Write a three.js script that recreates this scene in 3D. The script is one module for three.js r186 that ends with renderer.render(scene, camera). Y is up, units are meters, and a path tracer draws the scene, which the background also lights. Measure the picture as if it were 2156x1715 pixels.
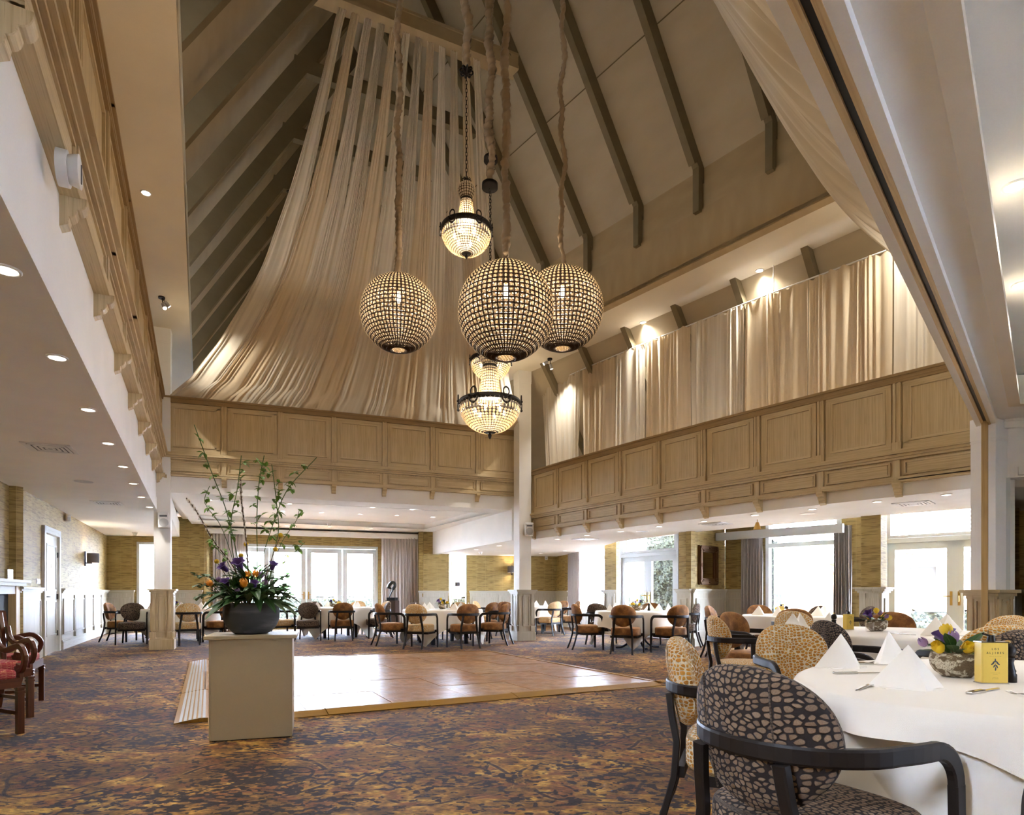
import * as THREE from 'three';
import { mergeGeometries } from 'three/addons/utils/BufferGeometryUtils.js';
import { RoundedBoxGeometry } from 'three/addons/geometries/RoundedBoxGeometry.js';

// ---------------------------------------------------------------- camera, sky, exposure
const scene = new THREE.Scene();
const FW = 2156, FH = 1715, FOCAL = 1300, HORIZON = 1250, EYE = 1.1;
const camera = new THREE.PerspectiveCamera(2 * Math.atan(FH / 2 / FOCAL) * 180 / Math.PI, FW / FH, 0.05, 200);
camera.position.set(0, EYE, 0);
camera.lookAt(0, EYE, -10);
camera.setViewOffset(FW, FH, 0, -(HORIZON - FH / 2), FW, FH);   // shift lens: verticals stay vertical
camera.updateProjectionMatrix();
const renderer = new THREE.WebGLRenderer({ antialias: true });
renderer.toneMapping = THREE.LinearToneMapping;
const EXPOSURE = 20, LEVEL = 1 / 16;               // all lamps and the sky are given for exposure 1 and scaled together
renderer.toneMappingExposure = EXPOSURE;
renderer.shadowMap.enabled = true;
scene.background = new THREE.Color().setRGB(0.76, 0.92, 1.22);   // even overcast sky
scene.backgroundIntensity = 80 * LEVEL;
const WARM = new THREE.Color(1.0, 0.86, 0.68), SOFTWARM = new THREE.Color(1.0, 0.97, 0.92);
const LAMP = { low: 4.0, hall: 26, near: 5.0, back: 1.2 };         // candela of the downlights

// ---------------------------------------------------------------- helpers
let seed = 7;
const rnd = (a = 1, b) => { seed = (Math.imul(seed, 1664525) + 1013904223) | 0; const r = (seed >>> 0) / 4294967296; return b === undefined ? r * a : a + r * (b - a); };
const V = (x, y, z) => new THREE.Vector3(x, y, z);
const lerp = (a, b, t) => a + (b - a) * t, clamp = (x, a = 0, b = 1) => Math.min(b, Math.max(a, x));
const smooth = (a, b, x) => { const t = clamp((x - a) / (b - a)); return t * t * (3 - 2 * t); };
const sRGB = (r, g, b) => new THREE.Color().setRGB(r / 255, g / 255, b / 255, THREE.SRGBColorSpace);
const taken = new Map();
function numbered(n) { const k = taken.get(n) ?? 0; taken.set(n, k + 1); return k ? n + '_' + String(k).padStart(3, '0') : n; }
const shadow = (o) => { o.traverse((m) => { if (m.isMesh) { m.castShadow = true; m.receiveShadow = true; } }); return o; };
// a Group at plan position (x, distance d), floor height y, turned about the vertical
function thing(name, label, category, pos = [0, 0, 0], turn = 0, group) {
  const o = new THREE.Group(); o.name = numbered(name); scene.add(o);
  o.position.set(...pos); o.rotation.y = turn; o.userData = { label, category };
  if (group) o.userData.group = group;
  return o;
}
function setting(name, label) { const o = new THREE.Group(); o.name = numbered(name); scene.add(o); o.userData = { kind: 'structure', label }; return o; }
function mesh(parent, name, geo, mat, pos, rot) {
  const m = new THREE.Mesh(geo, mat); m.name = name; m.castShadow = m.receiveShadow = true;
  if (pos) m.position.set(...pos); if (rot) m.rotation.set(...rot);
  (parent || scene).add(m); return m;
}
function single(name, geo, mat, label, category, group) {
  const m = mesh(scene, numbered(name), geo, mat); m.userData = { label, category }; if (group) m.userData.group = group; return m;
}
function structMesh(name, geo, mat, label) { const m = mesh(scene, numbered(name), geo, mat); m.userData = { kind: 'structure', label }; return m; }
function copyOf(root, label, pos, turn = 0, group) {
  const base = root.name.replace(/_\d{3}$/, ''), c = root.clone(); c.name = numbered(base); scene.add(c);
  c.position.set(...pos); c.rotation.y = turn; c.userData = { ...root.userData, label }; if (group) c.userData.group = group;
  return c;
}
// box with uv in metres, grain (v) along its longest side or along `grain` axis
function bx(w, h, d, x = 0, y = 0, z = 0, grain) {
  const g = new THREE.BoxGeometry(w, h, d).toNonIndexed(), p = g.attributes.position, n = g.attributes.normal, uv = g.attributes.uv;
  const ax = grain ?? (h >= w && h >= d ? 1 : w >= d ? 0 : 2), off = Math.abs(Math.sin(x * 12.9 + y * 78.2 + z * 37.7)) * 3;
  for (let i = 0; i < p.count; i++) {
    const c = [p.getX(i), p.getY(i), p.getZ(i)], N = [Math.abs(n.getX(i)), Math.abs(n.getY(i)), Math.abs(n.getZ(i))], k = N.indexOf(Math.max(...N));
    let a = [0, 1, 2].filter((q) => q !== k); if (a[0] === ax) a = [a[1], a[0]];
    uv.setXY(i, c[a[0]] + off, c[a[1]] + off * 1.7);
  }
  return g.translate(x, y, z);
}
const clean = (g) => { let k = g.index ? g.toNonIndexed() : g; for (const n of Object.keys(k.attributes)) if (!['position', 'normal', 'uv'].includes(n)) k.deleteAttribute(n); if (!k.attributes.uv) k.setAttribute('uv', new THREE.BufferAttribute(new Float32Array(k.attributes.position.count * 2), 2)); k.morphAttributes = {}; return k; };
const join = (...gs) => mergeGeometries(gs.flat().map(clean), false);
const at = (g, x, y, z, ry = 0, rx = 0, rz = 0, s = 1) => g.clone().applyMatrix4(new THREE.Matrix4().compose(V(x, y, z), new THREE.Quaternion().setFromEuler(new THREE.Euler(rx, ry, rz)), V(s, s, s)));
const cyl = (r0, r1, h, x = 0, y = 0, z = 0, n = 16) => new THREE.CylinderGeometry(r1, r0, h, n).translate(x, y, z);
const lathe = (pts, n = 32) => new THREE.LatheGeometry(pts.map(([r, y]) => new THREE.Vector2(r, y)), n);
const tube = (pts, r, n = 24, k = 6) => new THREE.TubeGeometry(new THREE.CatmullRomCurve3(pts.map((q) => V(...q))), n, r, k, false);
// sweep of a rectangle (w outward, h across) along points, `out` gives the outward direction at each point
function sweep(pts, outs, w, h) {
  const P = [], N = [], U = [], n = pts.length, rings = []; let run = 0;
  for (let i = 0; i < n; i++) {
    const a = V(...pts[Math.max(0, i - 1)]), b = V(...pts[Math.min(n - 1, i + 1)]), T = b.sub(a).normalize(), o = V(...outs[i]);
    o.addScaledVector(T, -o.dot(T)).normalize(); const u = T.clone().cross(o).normalize(), c = V(...pts[i]);
    const hw = (Array.isArray(w) ? lerp(w[0], w[1], i / (n - 1)) : w) / 2, hh = (Array.isArray(h) ? lerp(h[0], h[1], i / (n - 1)) : h) / 2;
    if (i) run += c.distanceTo(V(...pts[i - 1]));
    const ring = [], ch = 0.72;
    for (const [s, t] of [[1, ch], [ch, 1], [-ch, 1], [-1, ch], [-1, -ch], [-ch, -1], [ch, -1], [1, -ch]]) ring.push(c.clone().addScaledVector(o, s * hw).addScaledVector(u, t * hh));
    rings.push([ring, run]);
  }
  const tri = (a, b, c, ua, ub, uc) => { const nn = b.clone().sub(a).cross(c.clone().sub(a)).normalize(); for (const [q, t] of [[a, ua], [b, ub], [c, uc]]) { P.push(q.x, q.y, q.z); N.push(nn.x, nn.y, nn.z); U.push(...t); } };
  for (let i = 0; i + 1 < n; i++) for (let k = 0; k < 8; k++) {
    const [A, ra] = rings[i], [B, rb] = rings[i + 1], m = (k + 1) % 8, u0 = k * 0.012, u1 = u0 + 0.012;
    tri(A[k], A[m], B[k], [u0, ra], [u1, ra], [u0, rb]); tri(A[m], B[m], B[k], [u1, ra], [u1, rb], [u0, rb]);
  }
  for (const [R, f] of [[rings[0][0], 1], [rings[n - 1][0], 0]]) for (let k = 1; k < 7; k++) f ? tri(R[0], R[k + 1], R[k], [0, 0], [0, 0], [0, 0]) : tri(R[0], R[k], R[k + 1], [0, 0], [0, 0], [0, 0]);
  const g = new THREE.BufferGeometry();
  g.setAttribute('position', new THREE.Float32BufferAttribute(P, 3)); g.setAttribute('normal', new THREE.Float32BufferAttribute(N, 3)); g.setAttribute('uv', new THREE.Float32BufferAttribute(U, 2));
  return g;
}
// grid surface from f(u, v) -> [x, y, z], uv(u, v) in metres
function surf(nu, nv, f, uvf, close = false) {
  const P = [], U = [], I = [];
  for (let j = 0; j <= nv; j++) for (let i = 0; i <= nu; i++) { const u = i / nu, v = j / nv; P.push(...f(u, v)); U.push(...(uvf ? uvf(u, v) : [u, v])); }
  for (let j = 0; j < nv; j++) for (let i = 0; i < nu; i++) { const a = j * (nu + 1) + i, b = a + 1, c = a + nu + 1, d = c + 1; I.push(a, c, b, b, c, d); }
  const g = new THREE.BufferGeometry(); g.setIndex(I);
  g.setAttribute('position', new THREE.Float32BufferAttribute(P, 3)); g.setAttribute('uv', new THREE.Float32BufferAttribute(U, 2)); g.computeVertexNormals();
  if (close) { const n = g.attributes.normal; for (let j = 0; j <= nv; j++) { const a = j * (nu + 1), b = a + nu, v = V(n.getX(a) + n.getX(b), n.getY(a) + n.getY(b), n.getZ(a) + n.getZ(b)).normalize(); n.setXYZ(a, v.x, v.y, v.z); n.setXYZ(b, v.x, v.y, v.z); } }
  return g;
}
// plan frame: a = [x, d] to b, x along, z towards the hall (left to right as seen from the hall)
function frame(o, a, b, y = 0) { const dx = b[0] - a[0], dz = -(b[1] - a[1]); o.position.set(a[0], y, -a[1]); o.rotation.y = Math.atan2(-dz, dx); return Math.hypot(dx, dz); }
const len = (a, b) => Math.hypot(b[0] - a[0], b[1] - a[1]);
const mid = (a, b, t) => [lerp(a[0], b[0], t), lerp(a[1], b[1], t)];
// horizontal slab from plan points [x, d]
function slab(pts, y0, y1, holes = []) {
  const s = new THREE.Shape(pts.map(([x, d]) => new THREE.Vector2(x, d)));
  for (const h of holes) s.holes.push(new THREE.Path(h.map(([x, d]) => new THREE.Vector2(x, d))));
  return new THREE.ExtrudeGeometry(s, { depth: y1 - y0, bevelEnabled: false }).rotateX(-Math.PI / 2).translate(0, y0, 0);
}
// upright wall along a -> b with rectangular openings [x0, x1, y0, y1]; front face at z = 0
function wallGeo(L, y0, y1, th, holes = []) {
  const gs = []; let x = 0;
  for (const [a, b, p, q] of [...holes].sort((m, n) => m[0] - n[0])) {
    if (a > x) gs.push(bx(a - x, y1 - y0, th, (x + a) / 2, (y0 + y1) / 2, -th / 2, 1));
    if (p > y0) gs.push(bx(b - a, p - y0, th, (a + b) / 2, (y0 + p) / 2, -th / 2, 1));
    if (q < y1) gs.push(bx(b - a, y1 - q, th, (a + b) / 2, (q + y1) / 2, -th / 2, 1));
    x = b;
  }
  if (x < L) gs.push(bx(L - x, y1 - y0, th, (x + L) / 2, (y0 + y1) / 2, -th / 2, 1));
  // uv from position so that the paper runs on across pieces
  const g = join(gs), p = g.attributes.position, n = g.attributes.normal, uv = g.attributes.uv;
  for (let i = 0; i < p.count; i++) Math.abs(n.getZ(i)) > 0.5 ? uv.setXY(i, p.getX(i), p.getY(i)) : Math.abs(n.getX(i)) > 0.5 ? uv.setXY(i, p.getZ(i), p.getY(i)) : uv.setXY(i, p.getX(i), p.getZ(i));
  return g;
}
function wall(name, a, b, y0, y1, mat, th = 0.2, holes = [], label) {
  const L = len(a, b), m = structMesh(name, wallGeo(L, y0, y1, th, holes), mat, label); frame(m, a, b); return m;
}

// ---------------------------------------------------------------- noise and textures
function hash(x, y, s) { let h = Math.imul(x, 374761393) + Math.imul(y, 668265263) + Math.imul(s, 2147483647 ^ 0x3c6ef372); h = Math.imul(h ^ (h >>> 13), 1274126177); return ((h ^ (h >>> 16)) >>> 0) / 4294967296; }
const HT = (() => { const t = new Float32Array(65536); for (let i = 0; i < 65536; i++) t[i] = hash(i, i >> 7, 77); return t; })();
function vnoise(x, y, px, py, s) {       // value noise that repeats after px, py
  const xi = Math.floor(x), yi = Math.floor(y), fx = x - xi, fy = y - yi, u = fx * fx * (3 - 2 * fx), v = fy * fy * (3 - 2 * fy);
  let X0 = xi % px; if (X0 < 0) X0 += px; let Y0 = yi % py; if (Y0 < 0) Y0 += py; const X1 = X0 + 1 === px ? 0 : X0 + 1, Y1 = Y0 + 1 === py ? 0 : Y0 + 1, q = s * 7919, a = Y0 * 1031 + q, b = Y1 * 1031 + q;
  const A = HT[(X0 * 37 + a) & 65535], B = HT[(X1 * 37 + a) & 65535], C = HT[(X0 * 37 + b) & 65535], D = HT[(X1 * 37 + b) & 65535], e = A + (B - A) * u;
  return e + (C + (D - C) * u - e) * v;
}
function fbm(u, v, fx, fy, s, oct = 4) { let a = 0.5, t = 0, w = 0; for (let o = 0; o < oct; o++) { t += a * vnoise(u * fx, v * fy, fx, fy, s + o * 17); w += a; a *= 0.5; fx *= 2; fy *= 2; } return t / w; }
function texture(w, h, sx, sy, f, colour = true) {   // f(u, v) -> [r, g, b] 0..255 (or one number 0..1); covers sx by sy metres
  const d = new Uint8Array(w * h * 4);
  for (let j = 0; j < h; j++) for (let i = 0; i < w; i++) { const c = f(i / w, j / h, i, j), k = (j * w + i) * 4; if (colour) { d[k] = clamp(c[0], 0, 255); d[k + 1] = clamp(c[1], 0, 255); d[k + 2] = clamp(c[2], 0, 255); } else d[k] = d[k + 1] = d[k + 2] = clamp(c * 255, 0, 255); d[k + 3] = 255; }
  const t = new THREE.DataTexture(d, w, h, THREE.RGBAFormat); t.wrapS = t.wrapT = THREE.RepeatWrapping; t.magFilter = THREE.LinearFilter; t.minFilter = THREE.LinearMipmapLinearFilter; t.generateMipmaps = true;
  if (colour) t.colorSpace = THREE.SRGBColorSpace; t.repeat.set(1 / sx, 1 / sy); t.needsUpdate = true; return t;
}
const mix3 = (a, b, t) => [a[0] + (b[0] - a[0]) * t, a[1] + (b[1] - a[1]) * t, a[2] + (b[2] - a[2]) * t];
const std = (o) => new THREE.MeshPhysicalMaterial({ roughness: 0.7, side: THREE.DoubleSide, ...o });

const oakMap = texture(512, 512, 0.64, 2.56, (u, v) => {
  const g = fbm(u, v, 64, 3, 3, 3), b = fbm(u, v, 5, 2, 9, 3), pore = smooth(0.62, 0.8, fbm(u, v, 128, 10, 21, 2));
  return mix3(mix3([190, 170, 128], [220, 204, 164], g), [158, 134, 94], 0.35 * pore + 0.3 * (b - 0.4));
});
const greyOakMap = texture(512, 512, 0.64, 2.56, (u, v) => {
  const g = fbm(u, v, 64, 3, 5, 3), b = fbm(u, v, 5, 2, 12, 3), pore = smooth(0.6, 0.8, fbm(u, v, 128, 10, 23, 2));
  return mix3(mix3([196, 190, 174], [222, 217, 203], g), [168, 158, 138], 0.4 * pore + 0.25 * (b - 0.4));
});
const paperMap = (() => {               // woven grass paper in staggered strips
  const cols = 4, rows = 10;
  return texture(640, 1024, 1.2, 1.6, (u, v) => {
    const cx = Math.floor(u * cols), sh = (cx % 2) * 0.5, rr = ((v * rows + sh) % rows), ry = Math.floor(rr), fu = u * cols - cx, fv = rr - ry;
    const tone = hash(cx, ry, 5) * 0.5 + 0.25, fibre = fbm(u, v, 12, 160, 4, 2), gap = Math.max(smooth(0.04, 0, fu), smooth(0.96, 1, fu)) * 0.5, slit = smooth(0.55, 0.75, fbm(u, v, 6, 90, 14, 2));
    let c = mix3([150, 124, 66], [204, 178, 112], clamp(tone * 0.6 + fibre * 0.55)); c = mix3(c, [108, 86, 42], slit * 0.45 * (1 - gap)); c = mix3(c, [206, 182, 122], gap * 0.7 + smooth(0.08, 0, fv) * 0.25);
    return c;
  });
})();
const paperBump = texture(512, 512, 0.6, 0.8, (u, v) => fbm(u, v, 8, 90, 4, 2), false);
const carpetMap = texture(1600, 1600, 4.2, 4.2, (u, v) => {
  const uu = u + 0.012 * (vnoise(u * 14, v * 14, 14, 14, 91) - 0.5), vv = v + 0.012 * (vnoise(u * 14, v * 14, 14, 14, 92) - 0.5);
  const A = fbm(u, v, 9, 12, 1, 3), B = fbm(uu, vv, 44, 70, 2, 3), C = vnoise(u * 220, v * 300, 220, 300, 3);
  let c = mix3([98, 68, 28], [182, 138, 66], smooth(0.28, 0.72, A * 0.5 + B * 0.5));
  c = mix3(c, [118, 66, 42], smooth(0.5, 0.66, fbm(uu, vv, 30, 40, 31, 3)) * 0.55);
  c = mix3(c, [216, 182, 100], smooth(0.6, 0.74, B) * smooth(0.45, 0.6, A) * 0.7);
  // worn floral medallions: clusters of small dark petals, thin scroll lines with a pale edge
  const q = 4, gx = Math.floor(uu * q), gy = Math.floor(vv * q), ox = 0.12 * (hash(gx & 3, gy & 3, 5) - 0.5), dx = uu * q - gx - 0.5 + ox, dy = vv * q - gy - 0.5, r = Math.sqrt(dx * dx + dy * dy * 1.15);
  const an = Math.atan2(dy, dx), lobe = Math.sin(an * 5 + gx), line = Math.abs(r - 0.44 - 0.02 * lobe), line2 = Math.abs(r - 0.3 - 0.05 * Math.sin(an * 3 + gy * 2)), D = fbm(uu, vv, 110, 150, 61, 3), E = fbm(u, v, 8, 9, 66, 3);
  const scroll = Math.max(smooth(0.016, 0.007, line), smooth(0.014, 0.006, line2)) * smooth(0.4, 0.55, fbm(u, v, 30, 34, 55, 2)), pale = Math.max(smooth(0.03, 0.02, line) * smooth(0.012, 0.018, line), 0) * smooth(0.42, 0.55, fbm(u, v, 30, 34, 55, 2));
  const cluster = smooth(0.3, 0.12, r) * 0.14 + smooth(0.5, 0.66, E) * 0.12, petal = smooth(0.615, 0.675, D + cluster) * 0.92;
  c = mix3(c, [206, 176, 116], pale * 0.4); c = mix3(c, [38, 24, 28], clamp(petal + scroll * 0.75));
  const k = 0.64 + 0.36 * C + 0.16 * (hash(Math.floor(u * 1600), Math.floor(v * 1600), 1) - 0.5);
  return [c[0] * k * 1.02, c[1] * k * 0.96, c[2] * k * 0.76];
});
const pile = texture(512, 512, 0.5, 0.5, (u, v, i, j) => 0.5 * hash(i >> 1, j >> 1, 6) + 0.5 * fbm(u, v, 64, 64, 3, 2), false);
const parquetMap = texture(640, 640, 0.94, 0.94, (u, v) => {   // four fingers of strips with alternating direction
  const bx0 = Math.floor(u * 4), by0 = Math.floor(v * 4), alt = (bx0 + by0) % 2, fu = u * 4 - bx0, fv = v * 4 - by0, s = alt ? fv : fu, l = alt ? fu : fv, k = Math.floor(s * 6);
  const tone = hash(bx0 * 7 + k, by0 * 13, 2), g = alt ? fbm(u, v, 6, 90, 3, 2) : fbm(u, v, 90, 6, 3, 2), fs = s * 6 - k;
  let c = mix3([138, 106, 74], [176, 140, 100], tone * 0.6 + g * 0.5); const gap = Math.max(smooth(0.05, 0, fs), smooth(0.012, 0, l)); c = mix3(c, [74, 50, 30], gap * 0.6);
  return mix3(c, [120, 100, 84], 0.35 * smooth(0.45, 0.7, fbm(u, v, 5, 5, 8, 4)));
});
const parquetRough = texture(512, 512, 0.94, 0.94, (u, v) => 0.2 + 0.24 * fbm(u, v, 9, 9, 2, 4) + 0.1 * fbm(u, v, 70, 70, 5, 2), false);
// velvet pebbles on a woven ground
const cell = (() => { const n = 26, W = 768, e = new Float32Array(W * W), id = new Float32Array(W * W);
  for (let j = 0; j < W; j++) for (let i = 0; i < W; i++) {
    const x = i / W * n, y = j / W * n * 1.3, ny = Math.round(n * 1.3), xi = Math.floor(x), yi = Math.floor(y * ny / (n * 1.3)); let f1 = 9, f2 = 9, w = 0;
    for (let b = -1; b <= 1; b++) for (let a = -1; a <= 1; a++) { const gx = xi + a, gy = yi + b, hx = ((gx % n) + n) % n, hy = ((gy % ny) + ny) % ny; const px = gx + 0.5 + 0.75 * (hash(hx, hy, 1) - 0.5), py = gy + 0.5 + 0.75 * (hash(hx, hy, 2) - 0.5), d = Math.hypot((x - px) * 0.9, (y * ny / (n * 1.3) - py)); if (d < f1) { f2 = f1; f1 = d; w = hash(hx, hy, 3); } else if (d < f2) f2 = d; }
    e[j * W + i] = smooth(0.14, 0.26, f2 - f1) * smooth(0.52, 0.42, f1); id[j * W + i] = w;
  } return { e, id, W }; })();
const dots = (ground, dot, dot2) => texture(768, 768, 0.62, 0.62, (u, v, i, j) => { const k = j * cell.W + i, n = 0.86 + 0.28 * hash(i, j, 4), c = mix3(mix3(ground, ground.map((q) => q * 0.86), hash(i >> 1, j >> 1, 7)), mix3(dot, dot2, cell.id[k]), cell.e[k]); return c.map((q) => q * n); });
const dotBump = texture(768, 768, 0.62, 0.62, (u, v, i, j) => cell.e[j * cell.W + i] * (0.85 + 0.15 * hash(i, j, 9)), false);
const velvetMap = texture(512, 512, 0.5, 0.5, (u, v) => mix3([112, 72, 34], [164, 114, 60], smooth(0.25, 0.75, fbm(u, v, 6, 6, 2, 4) * 0.8 + 0.2 * fbm(u, v, 90, 90, 5, 1))));
const linenBump = texture(512, 512, 0.15, 0.15, (u, v, i, j) => 0.5 + 0.25 * Math.sin(i * 0.78) + 0.25 * Math.sin(j * 0.78), false);
const sheerMap = texture(512, 256, 2.2, 3, (u, v) => mix3([205, 190, 164], [232, 220, 198], fbm(u, v, 40, 2, 6, 3)));
const stoneMap = texture(512, 512, 0.5, 0.7, (u, v) => { const p = smooth(0.46, 0.6, fbm(u, v, 12, 10, 2, 4)), s = fbm(u, v, 90, 90, 8, 2); return mix3(mix3([112, 94, 68], [206, 196, 172], p), [86, 70, 50], smooth(0.55, 0.75, s) * 0.7); });
const potMap = texture(512, 512, 0.9, 0.6, (u, v) => mix3([62, 62, 60], [96, 94, 90], smooth(0.3, 0.75, fbm(u, v, 5, 9, 2, 5))));
const plasterMap = texture(512, 512, 2.5, 2.5, (u, v) => { const k = 236 + 8 * fbm(u, v, 8, 8, 2, 4) - 3 * hash(Math.floor(u * 512), Math.floor(v * 512), 3); return [k, k * 0.985, k * 0.955]; });
const boardMap = texture(512, 512, 2.4, 2.4, (u, v) => mix3([176, 160, 132], [190, 175, 148], fbm(u, v, 6, 20, 2, 4)));
const leafMap = texture(256, 256, 1, 1, (u, v) => mix3(mix3([36, 66, 28], [66, 104, 44], fbm(u, v, 8, 8, 3, 3)), [110, 140, 80], smooth(0.03, 0.0, Math.abs(u - 0.5))));
const hedgeMap = texture(256, 256, 1, 1, (u, v) => mix3([18, 22, 15], [74, 80, 62], smooth(0.3, 0.7, fbm(u, v, 24, 24, 3, 3))));
const mahoganyMap = texture(256, 512, 0.3, 1.2, (u, v) => mix3([62, 28, 14], [104, 54, 28], fbm(u, v, 24, 3, 3, 4)));
const redMap = texture(256, 256, 0.3, 0.3, (u, v) => mix3([150, 44, 52], [196, 150, 110], smooth(0.55, 0.65, fbm(u, v, 8, 8, 3, 3))));

const M = {
  white: std({ map: plasterMap, roughness: 0.85 }), ceil: std({ map: plasterMap, roughness: 0.9 }),
  soffit: std({ map: plasterMap, color: sRGB(244, 236, 220), roughness: 0.9 }),
  oak: std({ map: oakMap, color: sRGB(255, 250, 248), bumpMap: oakMap, bumpScale: 0.0006, roughness: 0.5 }), greyoak: std({ map: greyOakMap, color: sRGB(226, 223, 216), bumpMap: greyOakMap, bumpScale: 0.0006, roughness: 0.6 }),
  oakdark: std({ map: oakMap, color: sRGB(198, 180, 156), roughness: 0.55 }),
  paper: std({ map: paperMap, color: sRGB(226, 224, 218), bumpMap: paperBump, bumpScale: 0.0015, roughness: 0.72 }), 
  carpet: std({ map: carpetMap, bumpMap: pile, bumpScale: 0.004, roughness: 0.95 }),
  parquet: [sRGB(255, 250, 245), sRGB(240, 225, 210), sRGB(250, 235, 215)].map((color) => std({ map: parquetMap, color, roughnessMap: parquetRough, roughness: 1, specularIntensity: 0.3, bumpMap: parquetRough, bumpScale: 0.0005 })),
  ramp: std({ color: sRGB(176, 142, 62), roughness: 0.45, map: oakMap }), alu: std({ color: sRGB(170, 172, 172), metalness: 0.85, roughness: 0.4 }),
  rafter: std({ color: sRGB(172, 168, 152), roughness: 0.8, map: boardMap }), board: std({ map: boardMap, roughness: 0.85 }), beam: std({ map: boardMap, color: sRGB(245, 235, 215), roughness: 0.85 }),
  ochre: std({ map: dots([232, 214, 178], [206, 148, 54], [186, 122, 36]), bumpMap: dotBump, bumpScale: 0.003, roughness: 0.85, sheen: 0.5, sheenColor: sRGB(255, 220, 150), sheenRoughness: 0.4 }),
  dark: std({ map: dots([38, 28, 26], [142, 118, 94], [116, 94, 74]), bumpMap: dotBump, bumpScale: 0.003, roughness: 0.9, sheen: 0.4, sheenColor: sRGB(220, 205, 190), sheenRoughness: 0.4 }),
  velvet: std({ map: velvetMap, roughness: 0.85, sheen: 0.5, sheenColor: sRGB(230, 170, 100), sheenRoughness: 0.4 }),
  black: std({ color: sRGB(34, 28, 25), roughness: 0.42, specularIntensity: 0.45 }), blackmetal: std({ color: sRGB(40, 35, 32), roughness: 0.5, metalness: 0.5 }), bronze: std({ color: sRGB(58, 42, 28), roughness: 0.5, metalness: 0.6 }),
  cloth: std({ color: sRGB(244, 238, 226), bumpMap: linenBump, bumpScale: 0.0002, roughness: 0.8, sheen: 0.2 }),
  sheer: std({ map: sheerMap, roughness: 1, transmission: 0.32, thickness: 0 }), sheerwarm: std({ map: sheerMap, color: sRGB(252, 242, 226), roughness: 1, transmission: 0.3, thickness: 0 }),
  grey: std({ color: sRGB(176, 170, 168), roughness: 0.9, bumpMap: linenBump, bumpScale: 0.0003 }), beigecurtain: std({ color: sRGB(196, 186, 176), roughness: 0.9, transmission: 0.1 }),
  frame: std({ color: sRGB(198, 200, 194), roughness: 0.4 }), glass: std({ color: 0xffffff, transmission: 1, thickness: 0, roughness: 0.0, ior: 1.45 }),
  tumbler: std({ color: 0xffffff, transmission: 1, thickness: 0, roughness: 0.02, ior: 1.45 }),
  brass: std({ color: sRGB(190, 150, 80), metalness: 0.9, roughness: 0.3 }), chrome: std({ color: sRGB(200, 198, 194), metalness: 1, roughness: 0.18 }),
  plastic: std({ color: sRGB(226, 224, 220), roughness: 0.45 }), grille: std({ color: sRGB(190, 190, 190), roughness: 0.5, metalness: 0.4 }), dim: std({ color: sRGB(96, 96, 100), roughness: 0.8 }),
  plinth: std({ color: sRGB(182, 164, 128), roughness: 0.55, map: plasterMap }), pot: std({ map: potMap, bumpMap: potMap, bumpScale: 0.002, roughness: 0.8 }), stone: std({ map: stoneMap, bumpMap: stoneMap, bumpScale: 0.002, roughness: 0.75 }),
  leaf: std({ map: leafMap, roughness: 0.45, transmission: 0.12 }), leafsoft: std({ color: sRGB(70, 96, 52), roughness: 0.6, transmission: 0.2 }), sprig: std({ color: sRGB(104, 140, 46), roughness: 0.6, transmission: 0.25 }), stem: std({ color: sRGB(76, 96, 44), roughness: 0.7 }), twig: std({ color: sRGB(74, 54, 38), roughness: 0.8 }), catkin: std({ color: sRGB(196, 184, 168), roughness: 0.95 }),
  yellow: std({ color: sRGB(240, 204, 40), roughness: 0.6, transmission: 0.15 }), tulip: std({ color: sRGB(236, 158, 52), roughness: 0.5, transmission: 0.15 }), purple: std({ color: sRGB(76, 40, 112), roughness: 0.6, transmission: 0.15 }), lilac: std({ color: sRGB(150, 120, 156), roughness: 0.7 }), craspedia: std({ color: sRGB(206, 166, 34), roughness: 0.9 }),
  mahogany: std({ map: mahoganyMap, roughness: 0.28, clearcoat: 0.4, clearcoatRoughness: 0.2 }), red: std({ map: redMap, roughness: 0.9 }),
  cord: std({ color: sRGB(150, 128, 100), roughness: 0.45, sheen: 0.6 }), crystal: std({ color: sRGB(236, 222, 196), roughness: 0.5, transmission: 0.55, thickness: 0, ior: 1.5 }),
  glow: std({ color: 0x111111, emissive: new THREE.Color(1, 0.82, 0.55), emissiveIntensity: 14 * LEVEL }), spotglow: std({ color: 0x111111, emissive: new THREE.Color(1, 0.9, 0.74), emissiveIntensity: 9 * LEVEL }),
  shade: std({ color: sRGB(96, 88, 84), roughness: 0.8, transmission: 0.05 }), slate: std({ color: sRGB(70, 78, 84), roughness: 0.7, map: potMap }),
  hedge: std({ map: hedgeMap, roughness: 0.9 }), brick: std({ color: sRGB(176, 150, 130), roughness: 0.9 }), tile: std({ color: sRGB(170, 160, 150), roughness: 0.8 }), paving: std({ color: sRGB(214, 212, 206), roughness: 0.9 }),
  trackblack: std({ color: sRGB(14, 13, 13), roughness: 0.5 }), pine: std({ map: oakMap, color: sRGB(250, 232, 205), roughness: 0.5 }),
};

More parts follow.
